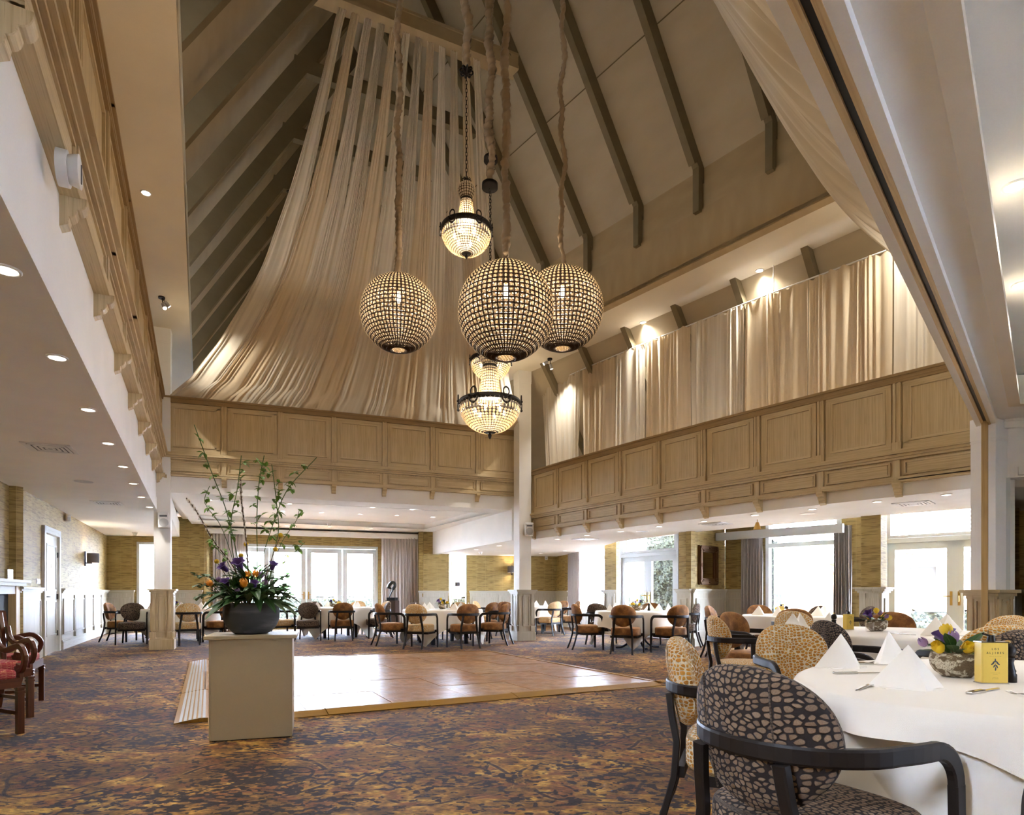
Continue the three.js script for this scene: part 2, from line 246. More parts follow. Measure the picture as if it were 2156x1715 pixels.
// ================================================================ THE SETTING
const SOFFIT = 6.38, RAIL_HI = 5.05, BOT_HI = 3.47, CEIL_BACK = 3.14, CEIL_LEFT = 2.76, RAIL_LO = 4.04, BOT_LO = 2.6, CEIL_RIGHT = 2.42;
const LC = [-7.0, 12.38], RC = [0.25, 14.75], NC = [5.74, 7.42];
const TURN = Math.atan2(0.45, 1);                       // the columns stand square to the left-hand gallery
const backPost = (k) => { const t = k / 7; return [lerp(-6.93, 0.2, t), lerp(12.33, 15.06, t) - 1.2 * 0.28 * t * (1 - t) * 0.9]; };
const rightPost = (k) => { const t = k / 9, s = 0.17 * 4 * t * (1 - t); return [lerp(0.5, 5.82, t) - 0.81 * s, lerp(14.78, 7.52, t) - 0.59 * s]; };
const leftPost = (k) => { const d = 12.12 - 1.2 * (8 - k); return [-0.77 - 0.506 * d, d]; };   // k = 8 at the far column
const leftWallX = (d) => -3.03 - 0.484 * d;

structMesh('floor', slab([[-16, -7], [12, -7], [12, 26], [-16, 26]], -0.2, 0), M.carpet, 'patterned gold and aubergine carpet');

// ---- ceilings
structMesh('ceiling', slab([[-0.88, 0], [-7.12, 12.4], [-9.78, 17.9], [-12, 17.9], [-12, 17], [-8.0, 9.5], [-3.3, -0.3]], CEIL_LEFT, CEIL_LEFT + 0.25), M.ceil, 'low white ceiling under the left gallery');
const backFascia = Array.from({ length: 8 }, (_, k) => { const p = backPost(k); return [p[0], p[1] + 0.08]; });
const trayBack = [[-6.6, 13.3], [-0.55, 15.55], [-2.75, 19.4], [-8.65, 17.0]];
structMesh('ceiling', slab([...backFascia, [0.1, 15.2], [-2.5, 21.4], [-9.85, 19.2]], CEIL_BACK, CEIL_BACK + 0.14, [trayBack]), M.ceil, 'white ceiling border behind the back gallery');
structMesh('ceiling', slab([[-7.2, 12.7], [0.3, 15.2], [-2.3, 20.8], [-10, 18.9]], CEIL_BACK + 0.14, CEIL_BACK + 0.3), M.ceil, 'raised white ceiling tray behind the back gallery');
const rightFascia = Array.from({ length: 10 }, (_, k) => { const p = rightPost(k); return [p[0] + 0.06, p[1] + 0.05]; });
structMesh('ceiling', slab([...rightFascia, [6.1, 7.6], [9.2, 7.6], [7.14, 9.48], [6.22, 10.34], [4.02, 13.0], [3.66, 13.55], [2.66, 15.6], [2.45, 17.4], [1.6, 21.9], [-2.6, 20.9], [0.1, 15.1]], CEIL_RIGHT, CEIL_RIGHT + 0.22), M.ceil, 'low white ceiling under the right gallery');
structMesh('ceiling', slab([[1.4, 22.2], [2.4, 17.4], [2.6, 15.6], [4.0, 13.0], [6.2, 10.34], [7.1, 9.48], [9.2, 7.5], [12, 9], [9, 14], [5, 20], [3, 23]], 2.98, 3.1), M.ceil, 'white ceiling over the window bays');
const trayNear = [[-1.3, -1], [5.42, 6.74], [7.8, 6.25], [7.8, -3]];
structMesh('ceiling', slab([[-4.4, -4.0], [-0.72, 0.02], [5.86, 7.44], [9.4, 6.4], [9.4, -5], [-4.4, -5]], 3.16, 3.3, [trayNear]), M.ceil, 'white ceiling of the near room');
structMesh('ceiling', slab([[-2.2, -1.6], [5.4, 7.2], [8.4, 6.7], [8.4, -3.6], [-2.2, -3.6]], 3.5, 3.62), M.ceil, 'raised tray in the ceiling of the near room');
{ // stepped cove moulding round the near tray
  const cove = setting('trim_1', 'stepped cream cove moulding round the ceiling tray');
  for (let i = 0; i < 4; i++) { const a = trayNear[(i + 1) % 4], b = trayNear[i]; const L = len(a, b);
    const g = join([[0.10, 0.07, 0.0], [0.07, 0.14, 0.07], [0.04, 0.16, 0.17]].map(([w, h, y]) => bx(L, h, w, L / 2, y + h / 2 - 0.03, -w / 2)));
    const m = mesh(cove, 'cove_moulding', g, M.soffit); frame(m, a, b, 3.16); m.position.y = 3.17; }
  for (let i = 0; i < 4; i++) { const a = trayBack[i], b = trayBack[(i + 1) % 4], L = len(a, b); const m = mesh(cove, 'tray_edge', bx(L, 0.05, 0.06, L / 2, 0.02, -0.03), M.ceil); frame(m, b, a, CEIL_BACK); }
}
// carpeted gallery floors
structMesh('floor', slab([[-0.95, 0.1], [-7.2, 12.5], [-9.9, 17.9], [-13.4, 17.9], [-4.1, -1]], CEIL_LEFT + 0.25, CEIL_LEFT + 0.3), M.carpet, 'carpeted floor of the left gallery');
structMesh('floor', slab([[-7.2, 12.75], [0.3, 15.25], [-2.3, 21], [-12, 19]], CEIL_BACK + 0.3, CEIL_BACK + 0.35), M.carpet, 'carpeted floor of the back gallery');
structMesh('floor', slab([...rightFascia.map(([x, d]) => [x + 0.12, d + 0.1]), [10.5, 6], [0, 20.5], [-1, 18]], CEIL_RIGHT + 0.22, CEIL_RIGHT + 0.27), M.carpet, 'carpeted floor of the right gallery');
// soffits round the roof
const leftEdge = (d) => [-0.205 - 0.5036 * d, d], rightEdge = (d) => [10.72 - 0.7975 * d, d];
{
  const a = leftEdge(0.2), b = leftEdge(22), o = (p, k) => [p[0] - 0.893 * k, p[1] - 0.45 * k];
  structMesh('ceiling', slab([a, o(a, 5.2), o(b, 5.2), b], SOFFIT, SOFFIT + 0.06), M.soffit, 'flat cream soffit over the left gallery');
  structMesh('trim_2', join(bx(len(a, b), 0.06, 0.03, len(a, b) / 2, SOFFIT + 0.03, 0)), M.frame, 'thin edge strip of the left soffit');
  frame(scene.getObjectByName('trim_2'), a, b);
  const c = rightEdge(6.4), e = rightEdge(20);
  structMesh('ceiling', slab([c, e, [0.0, 16.2], [0.53, 15.25], [5.08, 9.15], [7.2, 6.6]], SOFFIT, SOFFIT + 0.06), M.soffit, 'flat cream soffit over the right gallery');
  const bm = structMesh('trim_3', bx(len(e, c), 0.79, 0.16, len(e, c) / 2, SOFFIT + 0.375, -0.08, 0), M.beam, 'deep boxed beam carrying the right rafters'); frame(bm, e, c);
}
// fascias under the galleries
for (let k = 0; k < 7; k++) wall('wall_back_fascia', [backPost(k)[0], backPost(k)[1] + 0.05], [backPost(k + 1)[0], backPost(k + 1)[1] + 0.05], CEIL_BACK, BOT_HI + 0.4, M.white, 0.14, [], 'white fascia below the back gallery');
for (let k = 0; k < 9; k++) { const a = rightPost(k), b = rightPost(k + 1); wall('wall_right_fascia', [a[0] + 0.05, a[1] + 0.04], [b[0] + 0.05, b[1] + 0.04], CEIL_RIGHT, BOT_LO + 0.4, M.white, 0.14, [], 'white fascia below the right gallery'); }
wall('wall_left_fascia', [-0.82, 0.0], [-7.1, 12.34], CEIL_LEFT, BOT_HI + 0.4, M.white, 0.14, [], 'tall white fascia below the left gallery');
// steps between the ceilings
wall('wall_step', [-9.82, 17.9], [-7.12, 12.5], CEIL_LEFT, CEIL_BACK + 0.05, M.white, 0.16, [], 'white step from the low ceiling to the higher ceiling');
wall('wall_step', [0.16, 15.0], [-2.45, 20.4], CEIL_RIGHT - 0.02, CEIL_BACK + 0.05, M.white, 0.18, [], 'white beam side stepping down to the right hand ceiling');

// ---- outer walls
function panelled(n, a, b, count, h = 1.13, mat = M.greyoak, label = 'limed oak wainscot panelling', skip = []) {
  const o = setting('trim_' + n, label), L = len(a, b), w = L / count;
  const add = (name, g) => { const m = mesh(o, name, g, mat); frame(m, a, b); return m; };
  add('backing', bx(L, h, 0.03, L / 2, h / 2, 0.015, 1));
  add('skirting', join(bx(L, 0.16, 0.03, L / 2, 0.08, 0.045), bx(L, 0.025, 0.018, L / 2, 0.172, 0.037)));
  add('cap', join(bx(L + 0.06, 0.03, 0.10, L / 2, h + 0.065, 0.05), bx(L + 0.04, 0.03, 0.075, L / 2, h + 0.035, 0.038), bx(L + 0.02, 0.03, 0.05, L / 2, h + 0.006, 0.03)));
  for (let i = 0; i < count; i++) {
    const x0 = i * w + 0.09, x1 = (i + 1) * w - 0.09, y0 = 0.3, y1 = h - 0.12, pw = x1 - x0; if (pw < 0.08) continue;
    add('panel', bx(pw - 0.06, y1 - y0 - 0.06, 0.012, (x0 + x1) / 2, (y0 + y1) / 2, 0.036, 1));
    add('panel_moulding', join(bx(pw, 0.028, 0.026, (x0 + x1) / 2, y1 - 0.014, 0.042), bx(pw, 0.028, 0.026, (x0 + x1) / 2, y0 + 0.014, 0.042), bx(0.028, y1 - y0 - 0.056, 0.026, x0 + 0.014, (y0 + y1) / 2, 0.042), bx(0.028, y1 - y0 - 0.056, 0.026, x1 - 0.014, (y0 + y1) / 2, 0.042)));
    if (i) add('stile', join(bx(0.05, h - 0.3, 0.03, i * w, 0.25 + (h - 0.3) / 2, 0.045, 1), bx(0.065, 0.1, 0.045, i * w, 0.25, 0.05, 1)));
  }
  return o;
}
const lw = (d) => [leftWallX(d), d];
wall('wall_left', lw(9.5), lw(17.6), 0, CEIL_LEFT + 0.1, M.paper, 0.25, [[(11.0 - 9.5) * 1.111, (11.95 - 9.5) * 1.111, 0, 2.2]], 'left wall in woven grass paper');
wall('wall_left_near', [leftWallX(-0.5) - 0.14, -0.5], [leftWallX(9.5) - 0.1, 9.5], 0, CEIL_LEFT + 0.1, M.paper, 0.25, [], 'grass paper wall by the fireplace');
wall('wall_left_return', [leftWallX(9.5) - 0.35, 9.62], [leftWallX(9.5), 9.5], 0, CEIL_LEFT + 0.1, M.paper, 0.1, [], 'narrow return of the left wall');
panelled(4, lw(9.5), lw(10.72), 1, 1.13); panelled(5, lw(12.2), lw(17.5), 5, 1.13);
{ // door in the left wall
  const o = setting('door_1', 'limed panel door with moulded frame in the left wall'), A = lw(11.0), B = lw(11.95), L = len(A, B); const put = (n, g, m) => { const q = mesh(o, n, g, m); frame(q, A, B); return q; };
  put('door_leaf', bx(L - 0.02, 2.18, 0.045, L / 2, 1.1, -0.02, 1), M.greyoak);
  for (const [y0, y1] of [[0.32, 0.98], [1.16, 2.02]]) { put('door_panel', bx(L - 0.36, y1 - y0 - 0.06, 0.014, L / 2, (y0 + y1) / 2, 0.012, 1), M.greyoak);
    put('panel_moulding', join(bx(L - 0.28, 0.03, 0.03, L / 2, y1 - 0.015, 0.016), bx(L - 0.28, 0.03, 0.03, L / 2, y0 + 0.015, 0.016), bx(0.03, y1 - y0, 0.03, 0.155, (y0 + y1) / 2, 0.016), bx(0.03, y1 - y0, 0.03, L - 0.155, (y0 + y1) / 2, 0.016)), M.greyoak); }
  put('architrave', join(bx(0.12, 2.3, 0.06, -0.06, 1.15, 0.02), bx(0.12, 2.3, 0.06, L + 0.06, 1.15, 0.02), bx(L + 0.24, 0.12, 0.06, L / 2, 2.26, 0.02)), M.greyoak);
  put('door_handle', join(bx(0.04, 0.2, 0.012, 0.09, 1.02, 0.01), tube([[0.09, 1.05, 0.01], [0.09, 1.05, 0.06], [0.2, 1.05, 0.065]], 0.009, 10)), M.blackmetal);
  for (const y of [0.35, 1.05, 1.85]) put('hinge', bx(0.03, 0.1, 0.03, L - 0.01, y, 0.012), M.blackmetal);
  put('door_sign', bx(0.045, 0.07, 0.006, L / 2, 1.62, 0.022), M.brass);
}
// far-left wall with slot window, then the back wall recess with the garden doors
wall('wall_far_left', [-11.75, 17.5], [-9.0, 18.05], 0, CEIL_BACK + 0.2, M.paper, 0.25, [[1.0, 1.68, 0.05, 2.6]], 'grass paper wall at the far left');
panelled(6, [-11.6, 17.53], [-10.82, 17.68], 1); panelled(7, [-9.98, 17.85], [-9.05, 18.03], 1);
const BW0 = [-9.2, 18.75], BW1 = [-2.7, 21.0];           // plane of the garden doors
{
  const L = len(BW0, BW1), X = (px) => { const k = (px - 1078) / 1300, m = (BW1[1] - BW0[1]) / (BW1[0] - BW0[0]), x = (k * (BW0[1] - m * BW0[0])) / (1 - k * m); return (x - BW0[0]) / (BW1[0] - BW0[0]) * L; };
  const x0 = X(486), x1 = X(796);
  wall('wall_back', BW0, BW1, 0, CEIL_BACK + 0.25, M.paper, 0.25, [[x0, x1, 0.04, 2.66]], 'grass paper back wall round the garden doors');
  const o = setting('door_2', 'row of four glazed white garden doors in the back wall'); const put = (n, g, m) => { const q = mesh(o, n, g, m); frame(q, BW0, BW1); return q; };
  put('door_frame', join(bx(x1 - x0, 0.09, 0.14, (x0 + x1) / 2, 2.615, -0.1), bx(0.07, 2.6, 0.14, x0 + 0.035, 1.3, -0.1), bx(0.07, 2.6, 0.14, x1 - 0.035, 1.3, -0.1), bx(x1 - x0, 0.05, 0.16, (x0 + x1) / 2, 0.05, -0.1)), M.frame);
  for (const [p, q] of [[488, 566], [567, 644], [646, 720], [722, 794]]) {
    const a = X(p), b = X(q), w = b - a, st = 0.14;
    put('door_leaf', join(bx(st, 2.5, 0.06, a + st / 2, 1.31, -0.08), bx(st, 2.5, 0.06, b - st / 2, 1.31, -0.08), bx(w, 0.14, 0.06, (a + b) / 2, 2.49, -0.08, 0), bx(w, 0.26, 0.06, (a + b) / 2, 0.2, -0.08, 0)), M.frame);
    put('pane', bx(w - 2 * st + 0.02, 2.1, 0.008, (a + b) / 2, 1.37, -0.08), M.glass);
  }
  for (const p of [640, 650]) put('door_handle', join(bx(0.035, 0.24, 0.012, X(p), 1.05, -0.045), tube([[X(p), 1.08, -0.04], [X(p), 1.08, 0.0], [X(p) + (p < 645 ? -0.1 : 0.1), 1.08, 0.005]], 0.01, 8)), M.brass);
  const pel = structMesh('trim_8', join(bx(L, 0.14, 0.1, L / 2, 2.98, 0.35, 0), bx(L, 0.03, 0.5, L / 2, 3.06, 0.2, 0)), M.ceil, 'white curtain pelmet above the garden doors'); frame(pel, BW0, BW1);
}
wall('wall_back_side', [-9.0, 18.05], [-9.2, 18.95], 0, CEIL_BACK + 0.2, M.paper, 0.12, [], 'side of the garden door recess');
wall('wall_back_side', [-3.0, 21.0], [-3.02, 20.2], 0, CEIL_BACK + 0.2, M.paper, 0.12, [], 'right side of the garden door recess');
wall('wall_back_pier', [-3.05, 20.2], [-2.08, 20.45], 0, CEIL_BACK + 0.2, M.paper, 0.3, [], 'grass paper pier beside the garden doors');
panelled(9, [-3.05, 20.2], [-2.12, 20.44], 1);
wall('wall_far', [-2.08, 20.9], [1.56, 21.75], 0, CEIL_BACK + 0.2, M.paper, 0.25, [[0.0, 0.56, 0.05, 2.5]], 'grass paper wall behind the right column');
panelled(10, [-1.44, 21.05], [1.54, 21.75], 3);
// bay by bay along the garden on the right
const glazedUnits = [];
function glazing(n, a, b, y0, y1, o2 = {}) {     // panes: list of [x0, x1, y0, y1] fractions become leaves
  const o = setting(n, o2.label), L = len(a, b); const put = (m, g, mt) => { const q = mesh(o, m, g, mt); frame(q, a, b); return q; };
  const H = y1 - y0, f = 0.07;
  put('window_frame', join(bx(f, H, 0.14, f / 2, y0 + H / 2, 0), bx(f, H, 0.14, L - f / 2, y0 + H / 2, 0), bx(L, f, 0.14, L / 2, y1 - f / 2, 0), bx(L, f, 0.16, L / 2, y0 + f / 2, 0), ...(o2.transom ? [bx(L, 0.09, 0.15, L / 2, o2.transom, 0)] : [])), M.frame);
  if (o2.doors) {
    const top = o2.transom - 0.045, w = (L - 2 * f) / 2;
    for (let i = 0; i < 2; i++) { const x = f + i * w + w / 2, s = 0.13;
      put('door_leaf', join(bx(s, top - y0, 0.06, x - w / 2 + s / 2, (top + y0) / 2, 0.02), bx(s, top - y0, 0.06, x + w / 2 - s / 2, (top + y0) / 2, 0.02), bx(w, s, 0.06, x, top - s / 2, 0.02, 0), bx(w, 0.3, 0.06, x, y0 + 0.15, 0.02, 0)), M.frame);
      put('pane', bx(w - 2 * s + 0.02, top - y0 - s - 0.28, 0.008, x, (top + y0 - s + 0.3) / 2, 0.02), M.glass);
      const hx = x + (i ? -1 : 1) * (w / 2 - 0.06);
      put('door_handle', join(bx(0.04, 0.26, 0.012, hx, 1.02, 0.058), tube([[hx, 1.06, 0.06], [hx, 1.06, 0.1], [hx + (i ? 0 : -0.12), 1.06 - (i ? 0.1 : 0), 0.105]], 0.01, 8)), M.brass); }
    put('pane', bx(L - 2 * f - 0.1, y1 - o2.transom - 0.12, 0.008, L / 2, (y1 + o2.transom) / 2, 0), M.glass);
    put('transom_sash', join(bx(L - 2 * f, 0.06, 0.06, L / 2, o2.transom + 0.08, 0.04), bx(L - 2 * f, 0.06, 0.06, L / 2, y1 - 0.1, 0.04), bx(0.06, y1 - o2.transom - 0.1, 0.06, f + 0.03, (y1 + o2.transom) / 2, 0.04), bx(0.06, y1 - o2.transom - 0.1, 0.06, L - f - 0.03, (y1 + o2.transom) / 2, 0.04)), M.frame);
    for (const x of [0.35, L - 0.35]) put('stay_handle', bx(0.16, 0.025, 0.03, x, o2.transom + 0.09, 0.09), M.plastic);
  } else {
    put('pane', bx(L - 2 * f, (o2.transom ?? y1) - y0 - 0.1, 0.008, L / 2, ((o2.transom ?? y1) + y0) / 2, 0), M.glass);
    if (o2.transom) put('pane', bx(L - 2 * f, y1 - o2.transom - 0.1, 0.008, L / 2, (y1 + o2.transom) / 2, 0), M.glass);
  }
  return o;
}
glazing('window_1', [-10.78, 17.78], [-10.1, 17.92], 0.05, 2.6, { label: 'tall narrow window behind the left column' });
glazing('window_2', [-2.1, 20.98], [-1.52, 21.12], 0.05, 2.5, { label: 'tall narrow window beside the far pier' });
wall('wall_right_far', [1.56, 21.75], [1.92, 20.4], 0, 3.05, M.paper, 0.2, [], 'short grass paper wall beside the far curtain');
panelled(11, [1.56, 21.75], [1.9, 20.4], 1);
glazing('window_3', [2.05, 20.1], [2.95, 17.55], 0.12, 2.5, { label: 'large window between the far curtain and the slim pier', transom: 2.18 });
wall('wall_right_sill', [2.0, 20.3], [3.0, 17.5], 0, 0.12, M.white, 0.2, [], 'low sill under the large far window');
wall('wall_right_lintel', [1.9, 20.4], [3.0, 17.5], 2.5, 3.05, M.white, 0.2, [], 'wall above the large far window');
function pierBox(name, p, q, depth, label, n) {   // free pier: front p -> q, going back
  const L = len(p, q), m = structMesh(name, wallGeo(L, 1.1, 3.05, depth), M.paper, label); frame(m, p, q);
  const o = setting('trim_' + n, 'limed oak casing round the foot of the ' + label), k = 0.03;
  const put = (nm, g) => frame(mesh(o, nm, g, M.greyoak), p, q);
  put('backing', bx(L + 0.04, 1.16, depth + 0.04, L / 2, 0.58, -depth / 2, 1)); put('skirting', bx(L + 0.12, 0.17, depth + 0.12, L / 2, 0.085, -depth / 2));
  put('cap', join(bx(L + 0.2, 0.03, depth + 0.2, L / 2, 1.2, -depth / 2), bx(L + 0.14, 0.035, depth + 0.14, L / 2, 1.168, -depth / 2), bx(L + 0.09, 0.03, depth + 0.09, L / 2, 1.135, -depth / 2)));
  put('panel', bx(L * 0.45, 0.66, 0.02, L / 2, 0.7, 0.03, 1)); put('panel', bx(0.02, 0.66, depth * 0.45, -0.03, 0.7, -depth / 2, 1)); put('panel', bx(0.02, 0.66, depth * 0.45, L + 0.03, 0.7, -depth / 2, 1));
  for (const x of [0.05, L - 0.05]) put('pilaster_strip', join(bx(0.07, 0.9, 0.03, x, 0.66, 0.035, 1), bx(0.085, 0.1, 0.045, x, 0.24, 0.04, 1)));
}
pierBox('wall_pier', [2.6, 17.35], [2.86, 16.95], 0.42, 'slim grass paper pier beside the first french doors', 12);
glazing('door_3', [2.93, 16.52], [4.02, 14.75], 0.02, 2.78, { label: 'white french doors with transom window left of the gilt mirror', transom: 2.1, doors: true });
wall('wall_right_pier', [3.58, 13.25], [3.76, 12.96], 0, 3.05, M.paper, 0.12, [], 'front of the grass paper wall block with the mirror');
wall('wall_right_pier', [3.76, 12.96], [4.82, 13.97], 0, 3.05, M.paper, 0.12, [], 'side of the wall block that carries the gilt mirror');
wall('wall_right_pier', [4.05, 14.8], [3.58, 13.25], 0, 3.05, M.paper, 0.12, [], 'hidden side of the wall block beside the french doors');
panelled(13, [3.56, 13.25], [3.76, 12.94], 1); panelled(14, [3.78, 12.95], [4.82, 13.95], 1); 
const BAY0 = [4.82, 13.95], BAY1 = [6.78, 11.9];
{ const L = len(BAY0, BAY1), x0 = 0.95, x1 = 2.44;
  wall('wall_right_bay', BAY0, BAY1, 0, 3.05, M.paper, 0.2, [[x0, x1, 0.3, 2.72]], 'grass paper wall round the bay window');
  glazing('window_4', mid(BAY0, BAY1, x0 / L), mid(BAY0, BAY1, x1 / L), 0.3, 2.72, { label: 'large bay window with transom between grey curtains', transom: 2.13 });
  panelled(15, BAY0, mid(BAY0, BAY1, 0.62 / L), 1); 
  const pm = structMesh('trim_17', bx(2.6, 0.17, 0.1, 1.3, 0, 0, 0), M.frame, 'grey curtain box across the bay window'); frame(pm, [4.53, 13.67], [6.49, 11.62], 2.36);
}
pierBox('wall_pier', [5.93, 10.5], [6.14, 10.28], 0.35, 'broad grass paper pier right of the bay window', 18);
glazing('door_4', [7.35, 12.2], [9.0, 10.55], 0.02, 2.85, { label: 'white french doors with transom beside the near column', transom: 2.13, doors: true });
wall('wall_right_side', [6.78, 11.9], [7.36, 12.24], 0, 3.05, M.paper, 0.1, [], 'side of the pier next to the right french doors');
wall('wall_right_end', [9.0, 10.55], [10.6, 8.8], 0, 3.05, M.paper, 0.2, [], 'grass paper wall right of the french doors');

// gallery shells above, roof and gables
wall('wall_gallery_right', [-1.5, 21.5], [11.0, 5.5], 2.6, 5.2, M.board, 0.2, [], 'outer wall of the right gallery');
wall('wall_gallery_left', [-3.7, -2.0], [-13.8, 18.7], 2.7, 7.2, M.board, 0.2, [], 'outer wall of the left gallery');
wall('wall_gallery_near', [0.6, -0.25], [-9.5, -0.25], 2.7, 14, M.board, 0.2, [], 'wall closing the near end of the hall above the low ceiling');
wall('wall_gallery_near_right', [11.6, 5.1], [5.6, 7.45], 3.2, 9, M.board, 0.2, [], 'wall closing the near end of the right gallery');
wall('wall_gallery_back', [-13.8, 18.6], [-6.2, 21.0], 3.2, 12, M.board, 0.2, [], 'dim wall at the back of the gallery');
wall('wall_gable', [-6.2, 21.0], [3.5, 24.5], 3.2, 12.8, M.board, 0.2, [[2.4, 5.2, 6.0, 8.0]], 'gable wall at the far end of the roof');
glazing('window_5', mid([-6.2, 21.1], [3.5, 24.6], 2.4 / 10.3), mid([-6.2, 21.1], [3.5, 24.6], 5.2 / 10.3), 6.0, 8.0, { label: 'wide gable window hidden behind the drapes' });
{
  const inL = (k, d) => [leftEdge(d)[0] + 0.893 * k, -1, d + 0.45 * k], hL = (k) => 7.86 + 1.6 * k, inR = (k, d) => [rightEdge(d)[0] - 0.7818 * k, d - 0.6235 * k], hR = (k) => 7.92 + 1.37 * k;
  const plane = (name, f, label) => { const th = [0, 0.12], P = []; const g = surf(24, 8, f, (u, v) => [u * 26, v * 8]); structMesh(name, g, M.board, label); };
  plane('wall_roof_left', (u, v) => { const d = lerp(-2.5, 24, u), k = lerp(-0.85, 4.2, v), p = inL(k, d); return [p[0], hL(k), -p[2]]; }, 'boarded left slope of the roof');
  plane('wall_roof_right', (u, v) => { const d = lerp(1, 25, u), k = lerp(-3.4, 4.8, v), p = inR(k, d); return [p[0], hR(k), -p[1]]; }, 'panelled right slope of the roof');
  // left rafters, collars
  const coll = (j) => [-3.75 - 0.75 * j, 10.42 + 1.49 * j];
  for (let j = -5; j <= 7; j++) {
    const o = thing('roof_rafter', 'painted rafter ' + (j < 0 ? ['just beyond', 'second beyond', 'third beyond', 'fourth beyond', 'fifth beyond'][-j - 1] + ' the drape beam on the left roof slope' : 'of the left roof slope, ' + ['first', 'second', 'third', 'fourth', 'fifth', 'sixth', 'seventh', 'eighth'][j] + ' behind the drape beam'), 'rafter', [0, 0, 0], 0, 'left rafters');
    const E = coll(j), dir = [-0.893, -0.45]; const k0 = -1.514 - 0.8, k1 = 2.6;
    const a = V(E[0] + dir[0] * 2.04, 10 - 2.04 * 1.6, -(E[1] + dir[1] * 2.04)), b = V(E[0] - dir[0] * 1.9, 10 + 1.9 * 1.6, -(E[1] - dir[1] * 1.9));
    const L = a.distanceTo(b), g = bx(0.14, L, 0.26, 0, 0, 0.13 , 1), m = mesh(o, 'beam', g, M.rafter);
    const y = b.clone().sub(a).normalize(), x = V(-0.45, 0, -0.893).normalize(), z = x.clone().cross(y).normalize();
    m.position.copy(a.clone().add(b).multiplyScalar(0.5)); m.quaternion.setFromRotationMatrix(new THREE.Matrix4().makeBasis(x, y, z));
    if (j >= 0) { const c = mesh(o, 'collar_tie', bx(4.2, 0.24, 0.14, 2.1, 0.12, 0, 0), M.rafter); frame(c, [E[0] + 0.06, E[1] + 0.03], [E[0] + 0.953, E[1] + 0.48], 9.94); if (j >= 2) { const e = mesh(o, 'eyelet', new THREE.TorusGeometry(0.03, 0.01, 6, 12).rotateX(Math.PI / 2), M.blackmetal); const q = [E[0] + 0.34, E[1] + 0.15]; e.position.set(q[0], 9.93, -q[1]); } }
  }
  for (let j = -4; j <= 6; j++) {       // right rafters with their posts
    const d0 = 9.75 - 0.945 * j, F = rightEdge(d0), o = thing('roof_rafter', 'painted rafter with post, right roof slope, ' + (j === 0 ? 'above the middle of the gallery' : ['first', 'second', 'third', 'fourth', 'fifth', 'sixth'][Math.abs(j) - 1] + (j < 0 ? ' one behind' : ' one nearer than') + ' the middle one'), 'rafter', [0, 0, 0], 0, 'right rafters');
    const a = V(F[0], 7.92, -F[1]), b = V(F[0] - 0.7818 * 4.6, 7.92 + 1.37 * 4.6, -(F[1] - 0.6235 * 4.6)), a2 = V(F[0] + 0.7818 * 3, 7.92 - 1.37 * 3, -(F[1] + 0.6235 * 3));
    const y = b.clone().sub(a).normalize(), x = V(0.6235, 0, 0.7818).normalize(), z = x.clone().cross(y).normalize(), L = a.distanceTo(b), s = z.y > 0 ? -1 : 1;
    const m = mesh(o, 'beam', bx(0.11, L, 0.22, 0, 0, s * 0.11, 1), M.rafter); m.position.copy(a.clone().add(b).multiplyScalar(0.5)); m.quaternion.setFromRotationMatrix(new THREE.Matrix4().makeBasis(x, y, z));
    const L2 = a2.distanceTo(a), m2 = mesh(o, 'lower_beam', bx(0.11, L2, 0.14, 0, 0, s * 0.07, 1), M.rafter); m2.position.copy(a.clone().add(a2).multiplyScalar(0.5)); m2.quaternion.copy(m.quaternion);
    const p = mesh(o, 'post', bx(0.11, 0.8, 0.1, 0, 0, 0, 1), M.rafter); p.position.set(F[0] - 0.02, 7.5, -F[1] + 0.02); p.rotation.y = Math.atan2(-0.7818, 0.6235);
  }
  const kn = wall('wall_knee', rightEdge(19), rightEdge(6), 7.1, 7.94, M.beam, 0.05, [], 'boarded knee wall above the right beam'); kn.position.x += 0.05; kn.position.z -= 0.05;
  // horizontal joints of the boards on the right slope
  for (let r = 1; r < 4; r++) { const k = r * 1.1, a = rightEdge(20), b = rightEdge(4), p = (q) => [q[0] - 0.7818 * k, q[1] - 0.6235 * k]; const m = structMesh('trim_19', bx(len(a, b), 0.012, 0.012, len(a, b) / 2, 0, 0), M.rafter, 'joint strip between the roof boards'); frame(m, p(a), p(b), 7.92 + 1.37 * k - 0.005); }
}
// wall over the folding partition track, track and jambs
const TR0 = [-0.86, 0.0], TR1 = [5.66, 7.36];
{
  const L = len(TR0, TR1), d = [(TR1[0] - TR0[0]) / L, (TR1[1] - TR0[1]) / L], nrm = [-d[1], d[0]];   // towards the hall
  const off = (p, k) => [p[0] + nrm[0] * k, p[1] + nrm[1] * k];
  const w = wall('wall_partition', off(TR1, 0.1), off(TR0, 0.1), 3.14, 13, M.white, 0.2, [], 'wall above the folding partition');
  const o = thing('partition_track', 'black ceiling track between pine strips for a folding partition', 'track', [0, 0, 0]);
  const strip = (n, w0, w1, y, h, m) => { const q = mesh(o, n, bx(L, h, w1 - w0, L / 2, 0, (w0 + w1) / 2, 0), m); frame(q, TR1, TR0, y); };
  strip('pine_strip', 0.016, 0.044, 3.125, 0.05, M.pine); strip('pine_strip', -0.044, -0.016, 3.125, 0.05, M.pine); strip('slot', -0.016, 0.016, 3.134, 0.03, M.trackblack); strip('edge_strip', 0.044, 0.1, 3.13, 0.04, M.white); strip('edge_strip', -0.1, -0.044, 3.13, 0.05, M.white);
}
